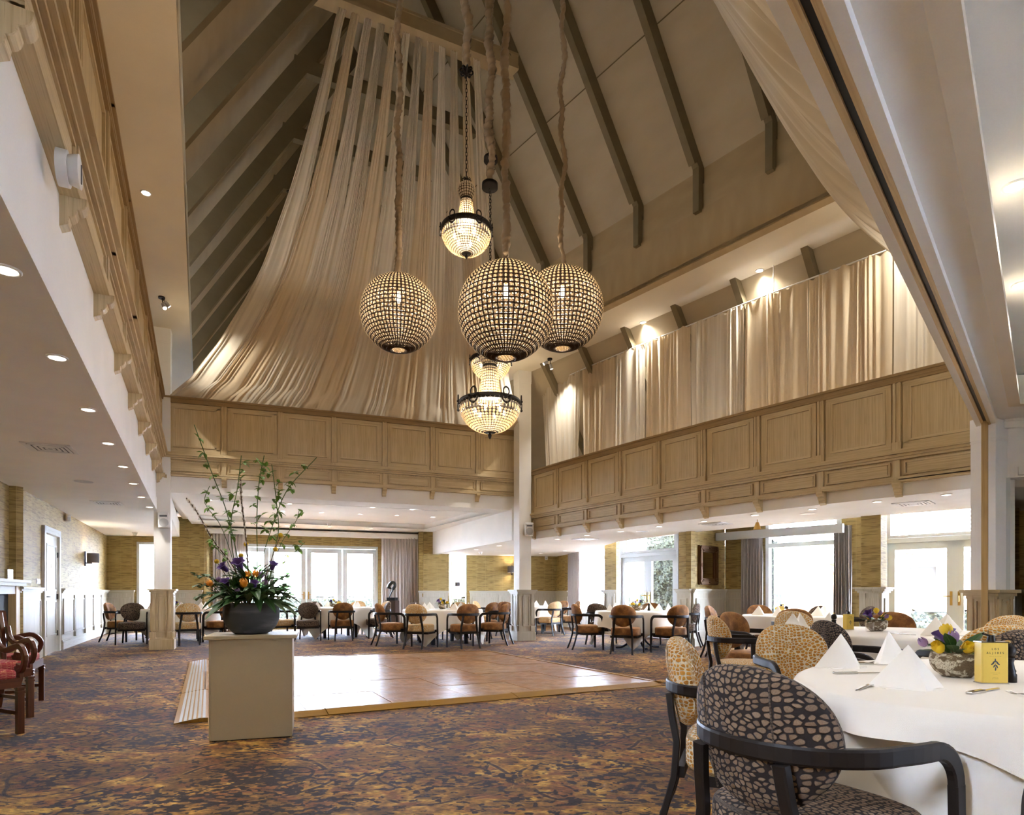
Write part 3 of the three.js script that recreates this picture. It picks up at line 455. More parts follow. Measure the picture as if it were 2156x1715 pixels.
// near right wall with an opening, corridor beyond
{
  wall('wall_right_near', [5.72, 7.4], [9.4, 6.0], 0, 3.3, M.white, 0.16, [[0.16, 1.6, 0, 2.48]], 'cream wall with an opening right of the near column');
  const c = structMesh('trim_20', join(bx(3.6, 0.1, 0.08, 1.8, 3.11, 0.03), bx(3.6, 0.03, 0.1, 1.8, 3.15, 0.04)), M.white, 'white cornice under the near ceiling'); frame(c, [5.84, 7.36], [9.4, 6.0]);
  structMesh('ceiling', slab([[5.95, 7.25], [9.5, 5.95], [12, 9], [8.2, 10.8]], 2.5, 2.6), M.ceil, 'corridor ceiling beyond the opening');
  wall('wall_corridor_left', [8.02, 10.3], [5.98, 7.5], 0, 2.6, M.white, 0.1, [], 'white wall between the corridor and the garden bays');
  wall('wall_corridor', [8.06, 10.15], [8.26, 10.05], 0, 2.55, M.paper, 0.3, [], 'grass paper pier in the corridor'); panelled(21, [8.04, 10.13], [8.27, 10.02], 1, 1.1);
  wall('wall_corridor_side', [11, 8.6], [9.3, 6.1], 0, 2.6, M.paper, 0.2, [], 'side wall of the corridor');
  wall('wall_corridor_end', [8.2, 10.6], [11.2, 8.4], 0, 2.6, M.paper, 0.2, [], 'end wall of the corridor');
  const jb = structMesh('trim_22', bx(0.04, 2.48, 0.2, 0.18, 1.24, -0.08, 1), M.frame, 'white jamb of the opening'); frame(jb, [5.72, 7.4], [9.4, 6.0]);
  const av = thing('ceiling_panel', 'small white ceiling panel with black edge strip in the corridor', 'panel', [7.12, 2.46, -8.8], 0.3); mesh(av, 'panel', bx(0.5, 0.05, 0.5), M.plastic); mesh(av, 'edge', bx(0.52, 0.055, 0.03, 0, 0, 0.26), M.trackblack); mesh(av, 'edge', bx(0.03, 0.055, 0.52, -0.26, 0, 0), M.trackblack);
}
// shell of the near room behind the camera
wall('wall_near_right', [9.4, 6.4], [9.4, -5], 0, 3.3, M.paper, 0.2, [[7.0, 8.2, 0.9, 2.4]], 'right wall of the near room');
glazing('window_6', [9.45, -0.6], [9.45, -1.8], 0.9, 2.4, { label: 'small window in the right wall of the near room' });
wall('wall_near_back', [9.4, -5], [-4.6, -5], 0, 3.3, M.paper, 0.2, [], 'wall behind the near room');
wall('wall_near_left', [-4.6, -5], [-3.0, -0.3], 0, 3.3, M.paper, 0.2, [], 'left wall of the near room');

// ---- columns
function column(name, p, cap, shaft, label, top = SOFFIT, mat = M.oak, ph = 1.2, turn = TURN) {
  const o = thing(name, label, 'column', [p[0], 0, -p[1]], turn); o.userData.kind = 'structure'; delete o.userData.category;
  mesh(o, 'shaft', join(bx(shaft, top - ph, shaft, 0, ph + (top - ph) / 2, 0, 1)), M.white);
  mesh(o, 'shaft_cuff', join(bx(shaft + 0.012, 0.02, shaft + 0.012, 0, top - 0.28, 0), bx(shaft + 0.012, 0.26, shaft + 0.012, 0, top - 0.13, 0)), M.white);
  const b = cap - 0.14; mesh(o, 'base', join(bx(cap - 0.06, 0.2, cap - 0.06, 0, 0.1, 0, 1), bx(cap - 0.09, 0.03, cap - 0.09, 0, 0.215, 0)), mat);
  mesh(o, 'pedestal', bx(b, ph - 0.3, b, 0, 0.22 + (ph - 0.3) / 2, 0, 1), mat);
  mesh(o, 'cap', join(bx(cap, 0.035, cap, 0, ph - 0.018, 0), bx(cap - 0.06, 0.04, cap - 0.06, 0, ph - 0.055, 0), bx(cap - 0.1, 0.035, cap - 0.1, 0, ph - 0.092, 0)), mat);
  for (let s = 0; s < 4; s++) { const q = (n, g) => { const m = mesh(o, n, g, mat); m.rotation.y = s * Math.PI / 2; };
    q('panel', bx(b * 0.3, ph - 0.58, 0.014, 0, 0.73 - 0.02, b / 2 + 0.004, 1)); q('panel_moulding', join(...[-1, 1].map((t) => bx(0.02, ph - 0.5, 0.024, t * b * 0.2, 0.7, b / 2 + 0.01, 1)), ...[-1, 1].map((t) => bx(b * 0.4, 0.02, 0.024, 0, 0.7 + t * (ph - 0.5) / 2, b / 2 + 0.01))));
    for (const t of [-1, 1]) { q('pilaster_strip', bx(b * 0.16, ph - 0.48, 0.026, t * b * 0.39, 0.74, b / 2 + 0.012, 1)); q('block', bx(b * 0.22, 0.12, 0.045, t * b * 0.39, 0.29, b / 2 + 0.016, 1)); } }
  return o;
}
column('column', LC, 0.5, 0.29, 'white square column on a limed oak pedestal at the left gallery corner');
column('column', RC, 0.54, 0.31, 'white square column on a limed oak pedestal at the right gallery corner', SOFFIT, M.greyoak);
column('column', NC, 0.44, 0.27, 'near right white column with a pine door jamb', 3.2, M.oak, 1.15);
{ const j = thing('partition_jamb', 'pine jamb strip for the folding partition on the near column', 'jamb', [NC[0] - 0.2, 0, -NC[1] + 0.18], TURN + 0.5); mesh(j, 'jamb', join(bx(0.1, 3.12, 0.06, 0, 1.56, 0, 1)), M.pine); mesh(j, 'groove', bx(0.04, 3.12, 0.01, 0, 1.56, 0.03, 1), M.oakdark); }

// ---- gallery parapets
const geoCache = new Map(); const cached = (k, f) => { if (!geoCache.has(k)) geoCache.set(k, f()); return geoCache.get(k); };
const bracketShape = (() => { const s = new THREE.Shape(); s.moveTo(0, 0); s.lineTo(0.14, 0); s.lineTo(0.14, -0.03); s.quadraticCurveTo(0.125, -0.075, 0.09, -0.07); s.quadraticCurveTo(0.085, -0.12, 0.05, -0.125); s.lineTo(0.045, -0.165); s.lineTo(0, -0.19); s.lineTo(0, 0); return new THREE.ExtrudeGeometry(s, { depth: 0.085, bevelEnabled: true, bevelSize: 0.004, bevelThickness: 0.004, bevelSegments: 1, curveSegments: 5 }).rotateY(-Math.PI / 2).translate(0.0425, 0, 0); })();
function parapet(label, posts, top, bot) {
  const o = thing('gallery_parapet', label, 'balcony'), s = (top - bot) / 1.58, n = posts.length - 1, Y = (v) => top - v * s;
  for (let i = 0; i < n; i++) {
    const a = posts[i], b = posts[i + 1], L = len(a, b), key = L.toFixed(2) + s.toFixed(3);
    const put = (nm, g, m = M.oak) => { const q = mesh(o, nm, g, m); frame(q, a, b, top); return q; };
    const C = (k, f) => cached(k + key, f), y = (v) => -v * s;
    put('backing', C('bk', () => bx(L + 0.03, 1.5 * s, 0.1, L / 2, y(0.79), -0.05, 1)));
    put('handrail', C('hr', () => join(bx(L + 0.04, 0.035, 0.2, L / 2, -0.0175, -0.02, 0), bx(L + 0.03, 0.05, 0.15, L / 2, -0.06, -0.02, 0), bx(L + 0.02, 0.035, 0.06, L / 2, -0.1, 0.02, 0))), M.oakdark);
    const x0 = 0.07, x1 = L - 0.07, w = x1 - x0;
    put('panel_frame', C('pf', () => join(bx(w, 0.07, 0.022, L / 2, y(0.16), 0.011, 0), bx(w, 0.1, 0.022, L / 2, y(1.06), 0.011, 0), bx(0.07, 0.86 * s, 0.022, x0 + 0.035, y(0.6), 0.011, 1), bx(0.07, 0.86 * s, 0.022, x1 - 0.035, y(0.6), 0.011, 1))));
    put('panel_moulding', C('pm', () => join(bx(w - 0.14, 0.03, 0.034, L / 2, y(0.21), 0.017, 0), bx(w - 0.14, 0.03, 0.034, L / 2, y(0.985), 0.017, 0), bx(0.03, 0.79 * s, 0.034, x0 + 0.085, y(0.6), 0.017, 1), bx(0.03, 0.79 * s, 0.034, x1 - 0.085, y(0.6), 0.017, 1))));
    put('panel', C('pn', () => bx(w - 0.2, 0.74 * s, 0.012, L / 2, y(0.6), 0.006, 1)));
    put('post', C('po', () => join(bx(0.1, 0.93 * s, 0.03, 0, y(0.58), 0.015, 1), bx(0.03, 0.93 * s, 0.045, -0.028, y(0.58), 0.022, 1), bx(0.03, 0.93 * s, 0.045, 0.028, y(0.58), 0.022, 1))));
    put('post_block', C('pb', () => bx(0.115, 0.1, 0.055, 0, y(1.055), 0.0275, 1)));
    put('cornice', C('co', () => join(bx(L + 0.06, 0.03, 0.09, L / 2, y(1.13), 0.045, 0), bx(L + 0.08, 0.04, 0.13, L / 2, y(1.165), 0.065, 0), bx(L + 0.06, 0.035, 0.09, L / 2, y(1.205), 0.045, 0), bx(L + 0.04, 0.03, 0.055, L / 2, y(1.24), 0.03, 0))));
    put('frieze_panel', C('fp', () => bx(L - 0.24, 0.15 * s, 0.012, L / 2, y(1.385), 0.012, 0)));
    put('frieze_moulding', C('fm', () => join(bx(L - 0.16, 0.022, 0.034, L / 2, y(1.3), 0.017, 0), bx(L - 0.16, 0.022, 0.034, L / 2, y(1.475), 0.017, 0), bx(0.022, 0.18 * s, 0.034, 0.09, y(1.387), 0.017, 1), bx(0.022, 0.18 * s, 0.034, L - 0.09, y(1.387), 0.017, 1))));
    put('frieze_post', C('fo', () => bx(0.075, 0.26 * s, 0.04, 0, y(1.39), 0.02, 1)));
    put('bottom_moulding', C('bm', () => join(bx(L + 0.04, 0.045, 0.05, L / 2, y(1.535), 0.025, 0), bx(L + 0.04, 0.04, 0.13, L / 2, y(1.565), -0.015, 0))));
    const bk = put('bracket', bracketShape); bk.translateY(y(1.58)); bk.translateZ(-0.06);
  }
  { const a = posts[n - 1], b = posts[n], L = len(a, b); for (const [nm, g] of [['post', bx(0.1, 0.93 * s, 0.03, L, -0.58 * s, 0.015, 1)], ['post_block', bx(0.115, 0.1, 0.055, L, -1.055 * s, 0.0275, 1)]]) { const q = mesh(o, nm, g, M.oak); frame(q, a, b, top); } const bk = mesh(o, 'bracket', bracketShape, M.oak); frame(bk, a, b, top); bk.translateX(L - 0.03); bk.translateY(-1.58 * s); bk.translateZ(-0.06); }
  return o;
}
parapet('panelled limed oak parapet of the back gallery below the long drapes', Array.from({ length: 8 }, (_, k) => backPost(k)), RAIL_HI, BOT_HI);
parapet('panelled limed oak parapet of the right gallery below the cream curtains', Array.from({ length: 10 }, (_, k) => rightPost(k)), RAIL_LO, BOT_LO);
parapet('panelled limed oak parapet of the left gallery running towards the camera', Array.from({ length: 9 }, (_, k) => leftPost(k)), RAIL_HI, BOT_HI);

// ================================================================ DRAPES AND CURTAINS
{ // long drape from the collar beam down to the back parapet
  const T0 = [-2.66, 9.32], T1 = [-0.5, 10.3];
  const beam = thing('drape_beam', 'pale moulded beam high under the roof from which the long drapes hang', 'beam');
  const bg = mesh(beam, 'beam', join(bx(4.3, 0.24, 0.2, 2.15, 0.12, 0, 0), bx(4.3, 0.05, 0.26, 2.15, 0.02, 0, 0), bx(4.3, 0.04, 0.24, 2.15, 0.24, 0, 0)), M.beam); frame(bg, [-3.85, 8.78], [0.05, 10.55], 9.98);
  const prof = [[0, 10.0], [0.085, 8.99], [0.153, 8.28], [0.226, 7.6], [0.362, 6.63], [0.471, 6.16], [0.625, 5.66], [0.826, 5.21], [1, 5.07]];
  const H = (t) => { for (let i = 1; i < prof.length; i++) if (t <= prof[i][0]) { const [a, p] = prof[i - 1], [b, q] = prof[i]; return lerp(p, q, (t - a) / (b - a)); } return 5.07; };
  const Hs = (t) => (H(clamp(t - 0.02)) + H(t) * 2 + H(clamp(t + 0.02))) / 4;
  const NB = 12, names = ['first', 'second', 'third', 'fourth', 'fifth', 'sixth', 'seventh', 'eighth', 'ninth', 'tenth', 'eleventh', 'twelfth'];
  const bottomAt = (u) => { const k = u * 6.95; const i = Math.min(6, Math.floor(k)), f = k - i; return mid([backPost(i)[0] + 0.02, backPost(i)[1] + 0.06], [backPost(i + 1)[0] + 0.02, backPost(i + 1)[1] + 0.06], f); };
  for (let s = 0; s < NB; s++) {
    const u0 = s / NB, u1 = (s + 1) / NB;
    const g = surf(64, 70, (a, v) => {
      const U = lerp(u0 - 0.004, u1 + 0.006, a), g1 = Math.pow(v, 0.85), topc = (s + 0.5) / NB, tu = lerp(topc + (a - 0.5) * 0.05, U, smooth(0, 0.42, v));
      const top = mid(T0, T1, lerp(topc + (a - 0.5) * 0.05, U, smooth(0.03, 0.45, v))), bot = bottomAt(clamp(tu)), t = Math.pow(v, 1.5) * 0.5 + v * 0.5, p = mid(top, bot, t);
      const ph = U * 148 + 6 * Math.sin(U * 23) + 3.1 * Math.sin(U * 57 + 1), fold = (Math.sin(ph) * 0.55 + 0.45 * Math.sin(ph * 2.3 + 2 * Math.sin(v * 3 + U * 40))) * lerp(0.02, 0.055, v) * (1 - 0.5 * smooth(0.92, 1, v));
      const low = Math.sin(U * 61 + 3 * v) * 0.05 * smooth(0.2, 0.7, v) * (1 - smooth(0.9, 1, v));
      const hang = smooth(0.93, 1, v) * (0.05 + 0.03 * Math.sin(U * 90)), y = Hs(t) + low * 0.6 - hang * 0.6 + 0.03 * (1 - v);
      return [p[0] + (fold + low) * 0.35 + hang * 0.12, y, -(p[1] - (fold + low) * 0.85) + hang * 0.35];
    }, (a, v) => [lerp(u0, u1, a) * 9, v * 7]);
    single('long_drape', g, s % 3 === 1 ? M.sheerwarm : M.sheer, names[s] + ' long cream drape from the left, falling to the back gallery', 'drape', 'long roof drapes');
  }
}
{ // drape over the folding partition, upper right
  const e = [[2.42, 7.78, 10.0], [2.52, 7.72, 9.1], [2.6, 7.7, 8.46], [2.92, 7.66, 7.77], [3.64, 7.62, 6.5], [4.15, 7.6, 5.85], [4.74, 7.56, 5.33], [5.5, 7.5, 4.95]];
  const edge = new THREE.CatmullRomCurve3(e.map(([x, d, h]) => V(x, h, -d)));
  const far = new THREE.CatmullRomCurve3(e.map(([x, d, h], i) => { const t = i / (e.length - 1), w = clamp((10 - h) / 5); return V(lerp(-0.9, 0.55, w), h, -lerp(5.4, 2.0, w)); }));
  for (let s = 0; s < 5; s++) {
    const g = surf(40, 60, (a, v) => {
      const u = (s + a) / 5, p = edge.getPoint(v), q = far.getPoint(v), x = lerp(p.x, q.x, u), y = lerp(p.y, q.y, u), z = lerp(p.z, q.z, u);
      const ph = u * 90 + 5 * Math.sin(u * 17), f = (Math.sin(ph) * 0.6 + 0.4 * Math.sin(ph * 2.1 + v * 4)) * 0.1 * smooth(0, 0.2, v) + 0.13 * Math.sin(u * 25 + v * 5) * smooth(0.15, 0.6, v);
      return [x - f * 0.5 * (1 - v), y + f * v, z + f * 0.8 * (1 - v)];
    }, (a, v) => [(s + a) * 1.4, v * 6]);
    single('partition_drape', g, M.sheer, ['outermost', 'second', 'third', 'fourth', 'innermost'][s] + ' width of cream drape swagged above the partition track', 'drape', 'swagged drapes');
  }
}
// curtains standing behind the right parapet
{
  const cuts = [0, 0.17, 0.285, 0.38, 0.5, 0.62, 0.74, 0.87, 1.02], word = ['first', 'second', 'third', 'fourth', 'fifth', 'sixth', 'seventh', 'eighth'];
  const P = (t) => { const k = clamp(t, 0, 0.9999) * 9, i = Math.floor(k); return mid(rightPost(i), rightPost(i + 1), k - i); };
  for (let s = 0; s < 8; s++) {
    const warm = [0, 1, 0, 1, 0, 1, 1, 0][s];
    const g = surf(150, 14, (a, v) => {
      const t = lerp(cuts[s] + 0.004, cuts[s + 1] + (s ? 0.002 : -0.012 * v), a), p = P(t), top = lerp(6.08, 5.86, t) + 0.02 * Math.sin(t * 300), y = lerp(top, 3.98, v);
      const ph = t * 420 + 9 * Math.sin(t * 31) + 5 * Math.sin(t * 83), f = (0.6 * Math.sin(ph) + 0.4 * Math.sin(ph * 0.43 + 1)) * lerp(0.022, 0.045, v) + 0.02 * Math.sin(ph * 0.17 + v * 2);
      return [p[0] + 0.2 + f * 0.81 - (s === 0 ? 0.12 * (1 - a) * v * -1 : 0), y, -(p[1] + 0.16 + f * 0.59)];
    }, (a, v) => [lerp(cuts[s], cuts[s + 1], a) * 14, v * 2]);
    single('gallery_curtain', g, warm ? M.sheerwarm : M.sheer, 'pleated cream gallery curtain, ' + word[s] + ' from the white column', 'curtain', 'gallery curtains');
  }
  const cab = thing('curtain_cable', 'thin white cable carrying the gallery curtains with two drop wires', 'cable');
  mesh(cab, 'cable', tube([0, 0.25, 0.5, 0.75, 1].map((t) => { const p = P(t); return [p[0] + 0.2, lerp(6.09, 5.87, t), -(p[1] + 0.16)]; }), 0.012, 40), M.plastic);
  for (const t of [0.33, 0.68]) { const p = P(t); mesh(cab, 'drop_wire', tube([[p[0] + 0.2, lerp(6.09, 5.87, t), -(p[1] + 0.16)], [p[0] + 0.2, SOFFIT, -(p[1] + 0.16)]], 0.008, 2), M.plastic); }
}
function curtain(label, a, b, y0, y1, mat, pleats, amp = 0.05) {
  const L = len(a, b), g = surf(pleats * 8, 10, (u, v) => { const ph = u * pleats * 6.283 + 1.2 * Math.sin(u * 9); const z = amp * (0.65 + 0.35 * v) * (Math.sin(ph) + 0.25 * Math.sin(ph * 2.2 + v)); return [u * L + 0.008 * Math.sin(v * 4 + u * 20), lerp(y1, y0, v), z]; }, (u, v) => [u * L * 1.6, v * (y1 - y0)]);
  const m = single('window_curtain', g, mat, label, 'curtain', 'window curtains'); frame(m, a, b); return m;
}
curtain('greige curtain left of the garden doors, behind the flower arrangement', [-8.95, 18.45], [-8.1, 18.8], 0.02, 2.95, M.beigecurtain, 9);
curtain('greige curtain right of the garden doors, behind the bronze sculpture', [-4.25, 20.1], [-3.12, 20.45], 0.02, 2.95, M.beigecurtain, 11);
curtain('grey curtain left of the large far window, beyond the right column', [1.86, 20.3], [2.1, 19.3], 0.02, 2.42, M.grey, 8);
curtain('grey curtain left of the bay window', [4.98, 13.4], [5.3, 13.05], 0.02, 2.42, M.grey, 7, 0.06);
curtain('grey curtain right of the bay window', [6.28, 12.05], [6.5, 11.82], 0.02, 2.42, M.grey, 7, 0.06);

// ================================================================ DANCE FLOOR
{
  const o = thing('dance_floor', 'low parquet dance floor of square panels with sloped edge strips', 'dance floor');
  const c = [[-2.62, 5.32], [1.72, 7.58], [-0.5, 11.62], [-4.95, 10.05]], h = 0.03;   // inner corners: front left, right, back, left
  const B = (u, v) => { const a = mid(c[0], c[1], u), b = mid(c[3], c[2], u); return mid(a, b, v); }, n = 6;
  for (let i = 0; i < n; i++) for (let j = 0; j < n; j++) {
    const e = 0.0006, q = [[i / n + e, j / n + e], [(i + 1) / n - e, j / n + e], [(i + 1) / n - e, (j + 1) / n - e], [i / n + e, (j + 1) / n - e]].map(([u, v]) => B(u, v));
    const s = new THREE.Shape(q.map(([x, d]) => new THREE.Vector2(x, d))), g = new THREE.ExtrudeGeometry(s, { depth: h - 0.002 * ((i * 7 + j * 3) % 2), bevelEnabled: false }).rotateX(-Math.PI / 2);
    const p = g.attributes.position, uv = g.attributes.uv, a = Math.atan2(c[1][1] - c[0][1], c[1][0] - c[0][0]), ca = Math.cos(a), sa = Math.sin(a);
    for (let k = 0; k < p.count; k++) { const x = p.getX(k) - q[0][0], d = -p.getZ(k) - q[0][1]; uv.setXY(k, x * ca + d * sa + 0.01, -x * sa + d * ca + 0.01); }
    mesh(o, 'parquet_panel', g, M.parquet[(i * 5 + j * 7 + ((i * j) % 3)) % 3]);
  }
  const edge = (a, b, k, ribbed) => {      // sloped edge pieces
    const L = len(a, b), w = ribbed ? 0.26 : 0.2;
    for (let i = 0; i < k; i++) { const s = new THREE.Shape(); s.moveTo(0, 0); s.lineTo(0, h + 0.004); s.lineTo(w * 0.25, h + 0.004); s.lineTo(w, 0.006); s.lineTo(w, 0); s.lineTo(0, 0);
      const l = L / k - 0.006, g = new THREE.ExtrudeGeometry(s, { depth: l, bevelEnabled: false }).rotateY(-Math.PI / 2).translate(l + (i * L) / k, 0, 0);
      const m = mesh(o, 'edge_ramp', g, M.ramp); frame(m, a, b, 0.001 + ((i * 3) % 2) * 0.003);
      if (ribbed) for (let r = 0; r < 6; r++) { const q = mesh(o, 'tread_strip', bx(l, 0.004, 0.022, l / 2 + (i * L) / k, 0, 0, 0), M.alu); const zz = 0.03 + r * 0.036; frame(q, a, b, zz < 0.065 ? h + 0.006 : h + 0.006 - (zz - 0.065) / 0.195 * 0.028); q.translateZ(zz); if (zz >= 0.065) q.rotateX(0.142); } }
  };
  edge(c[0], c[1], 5, false); edge(c[3], c[0], 3, true);
  edge(c[1], c[2], 4, false); edge(c[2], c[3], 4, false);
}

// ================================================================ DINING CHAIRS
function ringSolid(rings, nseg, outline, uvw) {   // rings of [scale, offset]; outline(a) -> [x, z]
  const pts = rings.length; return surf(nseg, pts - 1, (u, v) => { const [s, y] = rings[Math.round(v * (pts - 1))], [x, z] = outline(u * Math.PI * 2); return [x * s, y, z * s]; }, uvw, true);
}
const sup = (a, rx, rz, e) => [rx * Math.sign(Math.cos(a)) * Math.abs(Math.cos(a)) ** (2 / e), rz * Math.sign(Math.sin(a)) * Math.abs(Math.sin(a)) ** (2 / e)];
const chairGeo = (() => {
  // seat: rounded drum cushion
  const so = (a) => sup(a, 0.262, 0.255, 3.0), sr = [[0.001, 0.325], [0.9, 0.325], [0.97, 0.333], [1, 0.35], [1.0, 0.4], [1.0, 0.445], [0.985, 0.462], [0.95, 0.473], [0.85, 0.48], [0.5, 0.487], [0.001, 0.489]];
  const seat = ringSolid(sr, 56, so); { const p = seat.attributes.position, n = seat.attributes.normal, uv = seat.attributes.uv; for (let i = 0; i < p.count; i++) { const a = Math.atan2(p.getZ(i), p.getX(i)); Math.abs(n.getY(i)) > 0.6 ? uv.setXY(i, p.getX(i), p.getZ(i)) : uv.setXY(i, Math.abs(a) * 0.26, p.getY(i)); } seat.computeVertexNormals(); }
  seat.translate(0, 0, 0.02);
  // back: oval cushion, wrapped and leaning
  const bo = (a) => sup(a, 0.238, 0.205, 2.25), br = [[0.001, 0.052], [0.45, 0.05], [0.75, 0.042], [0.92, 0.028], [0.985, 0.012], [1, -0.004], [0.985, -0.02], [0.92, -0.034], [0.75, -0.042], [0.001, -0.044]];
  const back = ringSolid(br, 64, bo); back.rotateX(Math.PI / 2);   // disc now in the x-y plane, thickness along -z / +z
  { const p = back.attributes.position, uv = back.attributes.uv; for (let i = 0; i < p.count; i++) { const x = p.getX(i), y = p.getY(i), z = p.getZ(i), w = 1 - 0.1 * clamp(-y / 0.2); const ri = Math.floor(i / 65), half = br.findIndex((q) => q[0] === 1), arc = (p0, p1) => { let s = 0; for (let k = p0; k < p1; k++) s += Math.hypot((br[k + 1][0] - br[k][0]) * 0.22, br[k + 1][1] - br[k][1]); return s; }, sl = ri <= half ? arc(0, ri) : arc(ri, br.length - 1), rr = Math.hypot(x, y) || 1e-6; uv.setXY(i, (x / rr) * sl * 1.07 + (ri <= half ? 0.31 : 0.13), (y / rr) * sl * 0.95 + 0.31); p.setXYZ(i, x * w, y, -z + 1.25 * x * x); } back.computeVertexNormals(); const n = back.attributes.normal, m = 65; for (let j = 0; j < br.length; j++) { const a = j * m, b = a + m - 1; n.setXYZ(b, n.getX(a), n.getY(a), n.getZ(a)); } }
  back.rotateX(-0.17).translate(0, 0.70, -0.262);
  // bent rail and legs
  const path = [], outs = []; const arc = (n, f) => { for (let i = 0; i < n; i++) { const [p, o] = f(i / n); path.push(p); outs.push(o); } };
  arc(8, (t) => [[-0.292 + 0.004 * t, lerp(0, 0.575, t), 0.235 - 0.01 * t], [-1, 0, 0]]);
  const k0 = path.length;
  arc(8, (t) => { const a = t * Math.PI / 2; return [[-0.288, 0.575 + 0.105 * Math.sin(a), 0.225 - 0.105 * (1 - Math.cos(a))], [-1, 0, 0]]; });
  arc(4, (t) => [[-0.288 - 0.004 * Math.sin(t * 3), 0.68 + 0.006 * t, lerp(0.12, -0.04, t)], [-1, 0, 0]]);
  arc(22, (t) => { const a = t * Math.PI; return [[-0.288 * Math.cos(a), 0.686, -0.04 - 0.275 * Math.sin(a)], [-Math.cos(a), 0, -Math.sin(a)]]; });
  arc(4, (t) => [[0.288, 0.686 - 0.006 * t, lerp(-0.04, 0.12, t)], [1, 0, 0]]);
  arc(8, (t) => { const a = (1 - t) * Math.PI / 2; return [[0.288, 0.575 + 0.105 * Math.sin(a), 0.225 - 0.105 * (1 - Math.cos(a))], [1, 0, 0]]; });
  const k1 = path.length; arc(9, (t) => [[0.288 + 0.004 * t, lerp(0.575, -0.07, t), 0.225 + 0.01 * t], [1, 0, 0]]); path[path.length - 1][1] = 0;
  const cut = (a, b, w, h) => sweep(path.slice(a, b), outs.slice(a, b), w, h);
  const rail = cut(k0, k1 + 1, 0.026, 0.05), legL = cut(0, k0 + 1, [0.03, 0.028], [0.036, 0.05]), legR = cut(k1, path.length, [0.028, 0.03], [0.05, 0.036]);
  const rear = (s) => sweep([[s * 0.2, 0, -0.37], [s * 0.19, 0.14, -0.315], [s * 0.18, 0.3, -0.272], [s * 0.165, 0.45, -0.262], [s * 0.15, 0.56, -0.285], [s * 0.14, 0.66, -0.298]], Array(6).fill([0, 0, -1]), [0.03, 0.03], [0.032, 0.042]);
  const rails = join(bx(0.5, 0.04, 0.4, 0, 0.31, 0.02), bx(0.03, 0.05, 0.1, -0.272, 0.34, 0.2), bx(0.03, 0.05, 0.1, 0.272, 0.34, 0.2), bx(0.34, 0.05, 0.03, 0, 0.32, -0.245));
  const seam = (s) => { const pts = []; for (let i = 0; i <= 10; i++) { const y = lerp(-0.17, 0.175, i / 10), x = s * 0.115; pts.push([x, y, -0.046 + 1.25 * x * x + 0.0085 * (y / 0.17) ** 2]); } return tube(pts, 0.0035, 20, 5).rotateX(-0.17).translate(0, 0.70, -0.262); };
  return { seat, back, rail, legs: [legL, legR, rear(-1), rear(1)], rails, seam: join(seam(-1), seam(1)) };
})();
function makeChair(mat, label) {
  const o = thing('dining_chair', label, 'chair', [0, 0, 0], 0, 'dining chairs');
  mesh(o, 'seat', chairGeo.seat, mat); const b = mesh(o, 'backrest', chairGeo.back, mat); mesh(b, 'seam', chairGeo.seam, mat);
  mesh(o, 'arm_rail', chairGeo.rail, M.black); for (const g of chairGeo.legs) mesh(o, 'leg', g, M.black); mesh(o, 'seat_frame', chairGeo.rails, M.black);
  return o;
}
const chairProto = {}; const fabric = { o: 'ochre pebble-velvet', d: 'dark brown pebble-velvet', b: 'plain tan velvet' };
function chair(kind, x, d, tx, td, where) {   // at (x, d), facing (tx, td)
  const label = fabric[kind] + ' armchair, ' + where, turn = Math.atan2(tx - x, -(td - d));
  if (!chairProto[kind]) { const c = (chairProto[kind] = makeChair({ o: M.ochre, d: M.dark, b: M.velvet }[kind], label)); c.position.set(x, 0, -d); c.rotation.y = turn; return c; }
  return copyOf(chairProto[kind], label, [x, 0, -d], turn);
}

// ================================================================ TABLES
function clothGeo(r, half, y, seedN, rx = 1, rz = 1, lift = 1) {
  const N = 160, R = 12, S = 22;
  return surf(N, R + S, (u, v) => {
    const a = u * Math.PI * 2 + 0.4, j = Math.round(v * (R + S)), c = Math.abs(Math.cos(a)), s = Math.abs(Math.sin(a)), full = half / Math.max(c, s), L = full - r, corner = smooth(0.78, 1, Math.min(c, s) / Math.max(c, s));
    if (j <= R) { const q = (j / R); return [Math.cos(a) * r * q * rx, y + (q < 1 ? 0 : -0.002), Math.sin(a) * r * q * rz]; }
    const t = (j - R) / S, drop = t * L * (0.97 - 0.05 * corner), roll = Math.min(1, drop / 0.03);
    const fold = 0.03 * Math.sin(a * 8 + seedN) + 0.022 * Math.sin(a * 13 + seedN * 2.3) + 0.075 * corner * Math.sin((a * 4) * 1 + 0.9);
    const out = 0.012 * lift * Math.sqrt(roll) + (lift > 1 ? 0.02 : 0) * t + t * (0.035 + fold * (0.5 + t)) + 0.1 * corner * t * t;
    return [Math.cos(a) * (r * rx + out), y - drop + 0.006 * (1 - roll), Math.sin(a) * (r * rz + out)];
  }, (u, v) => [u * 5, v * 2], true);
}
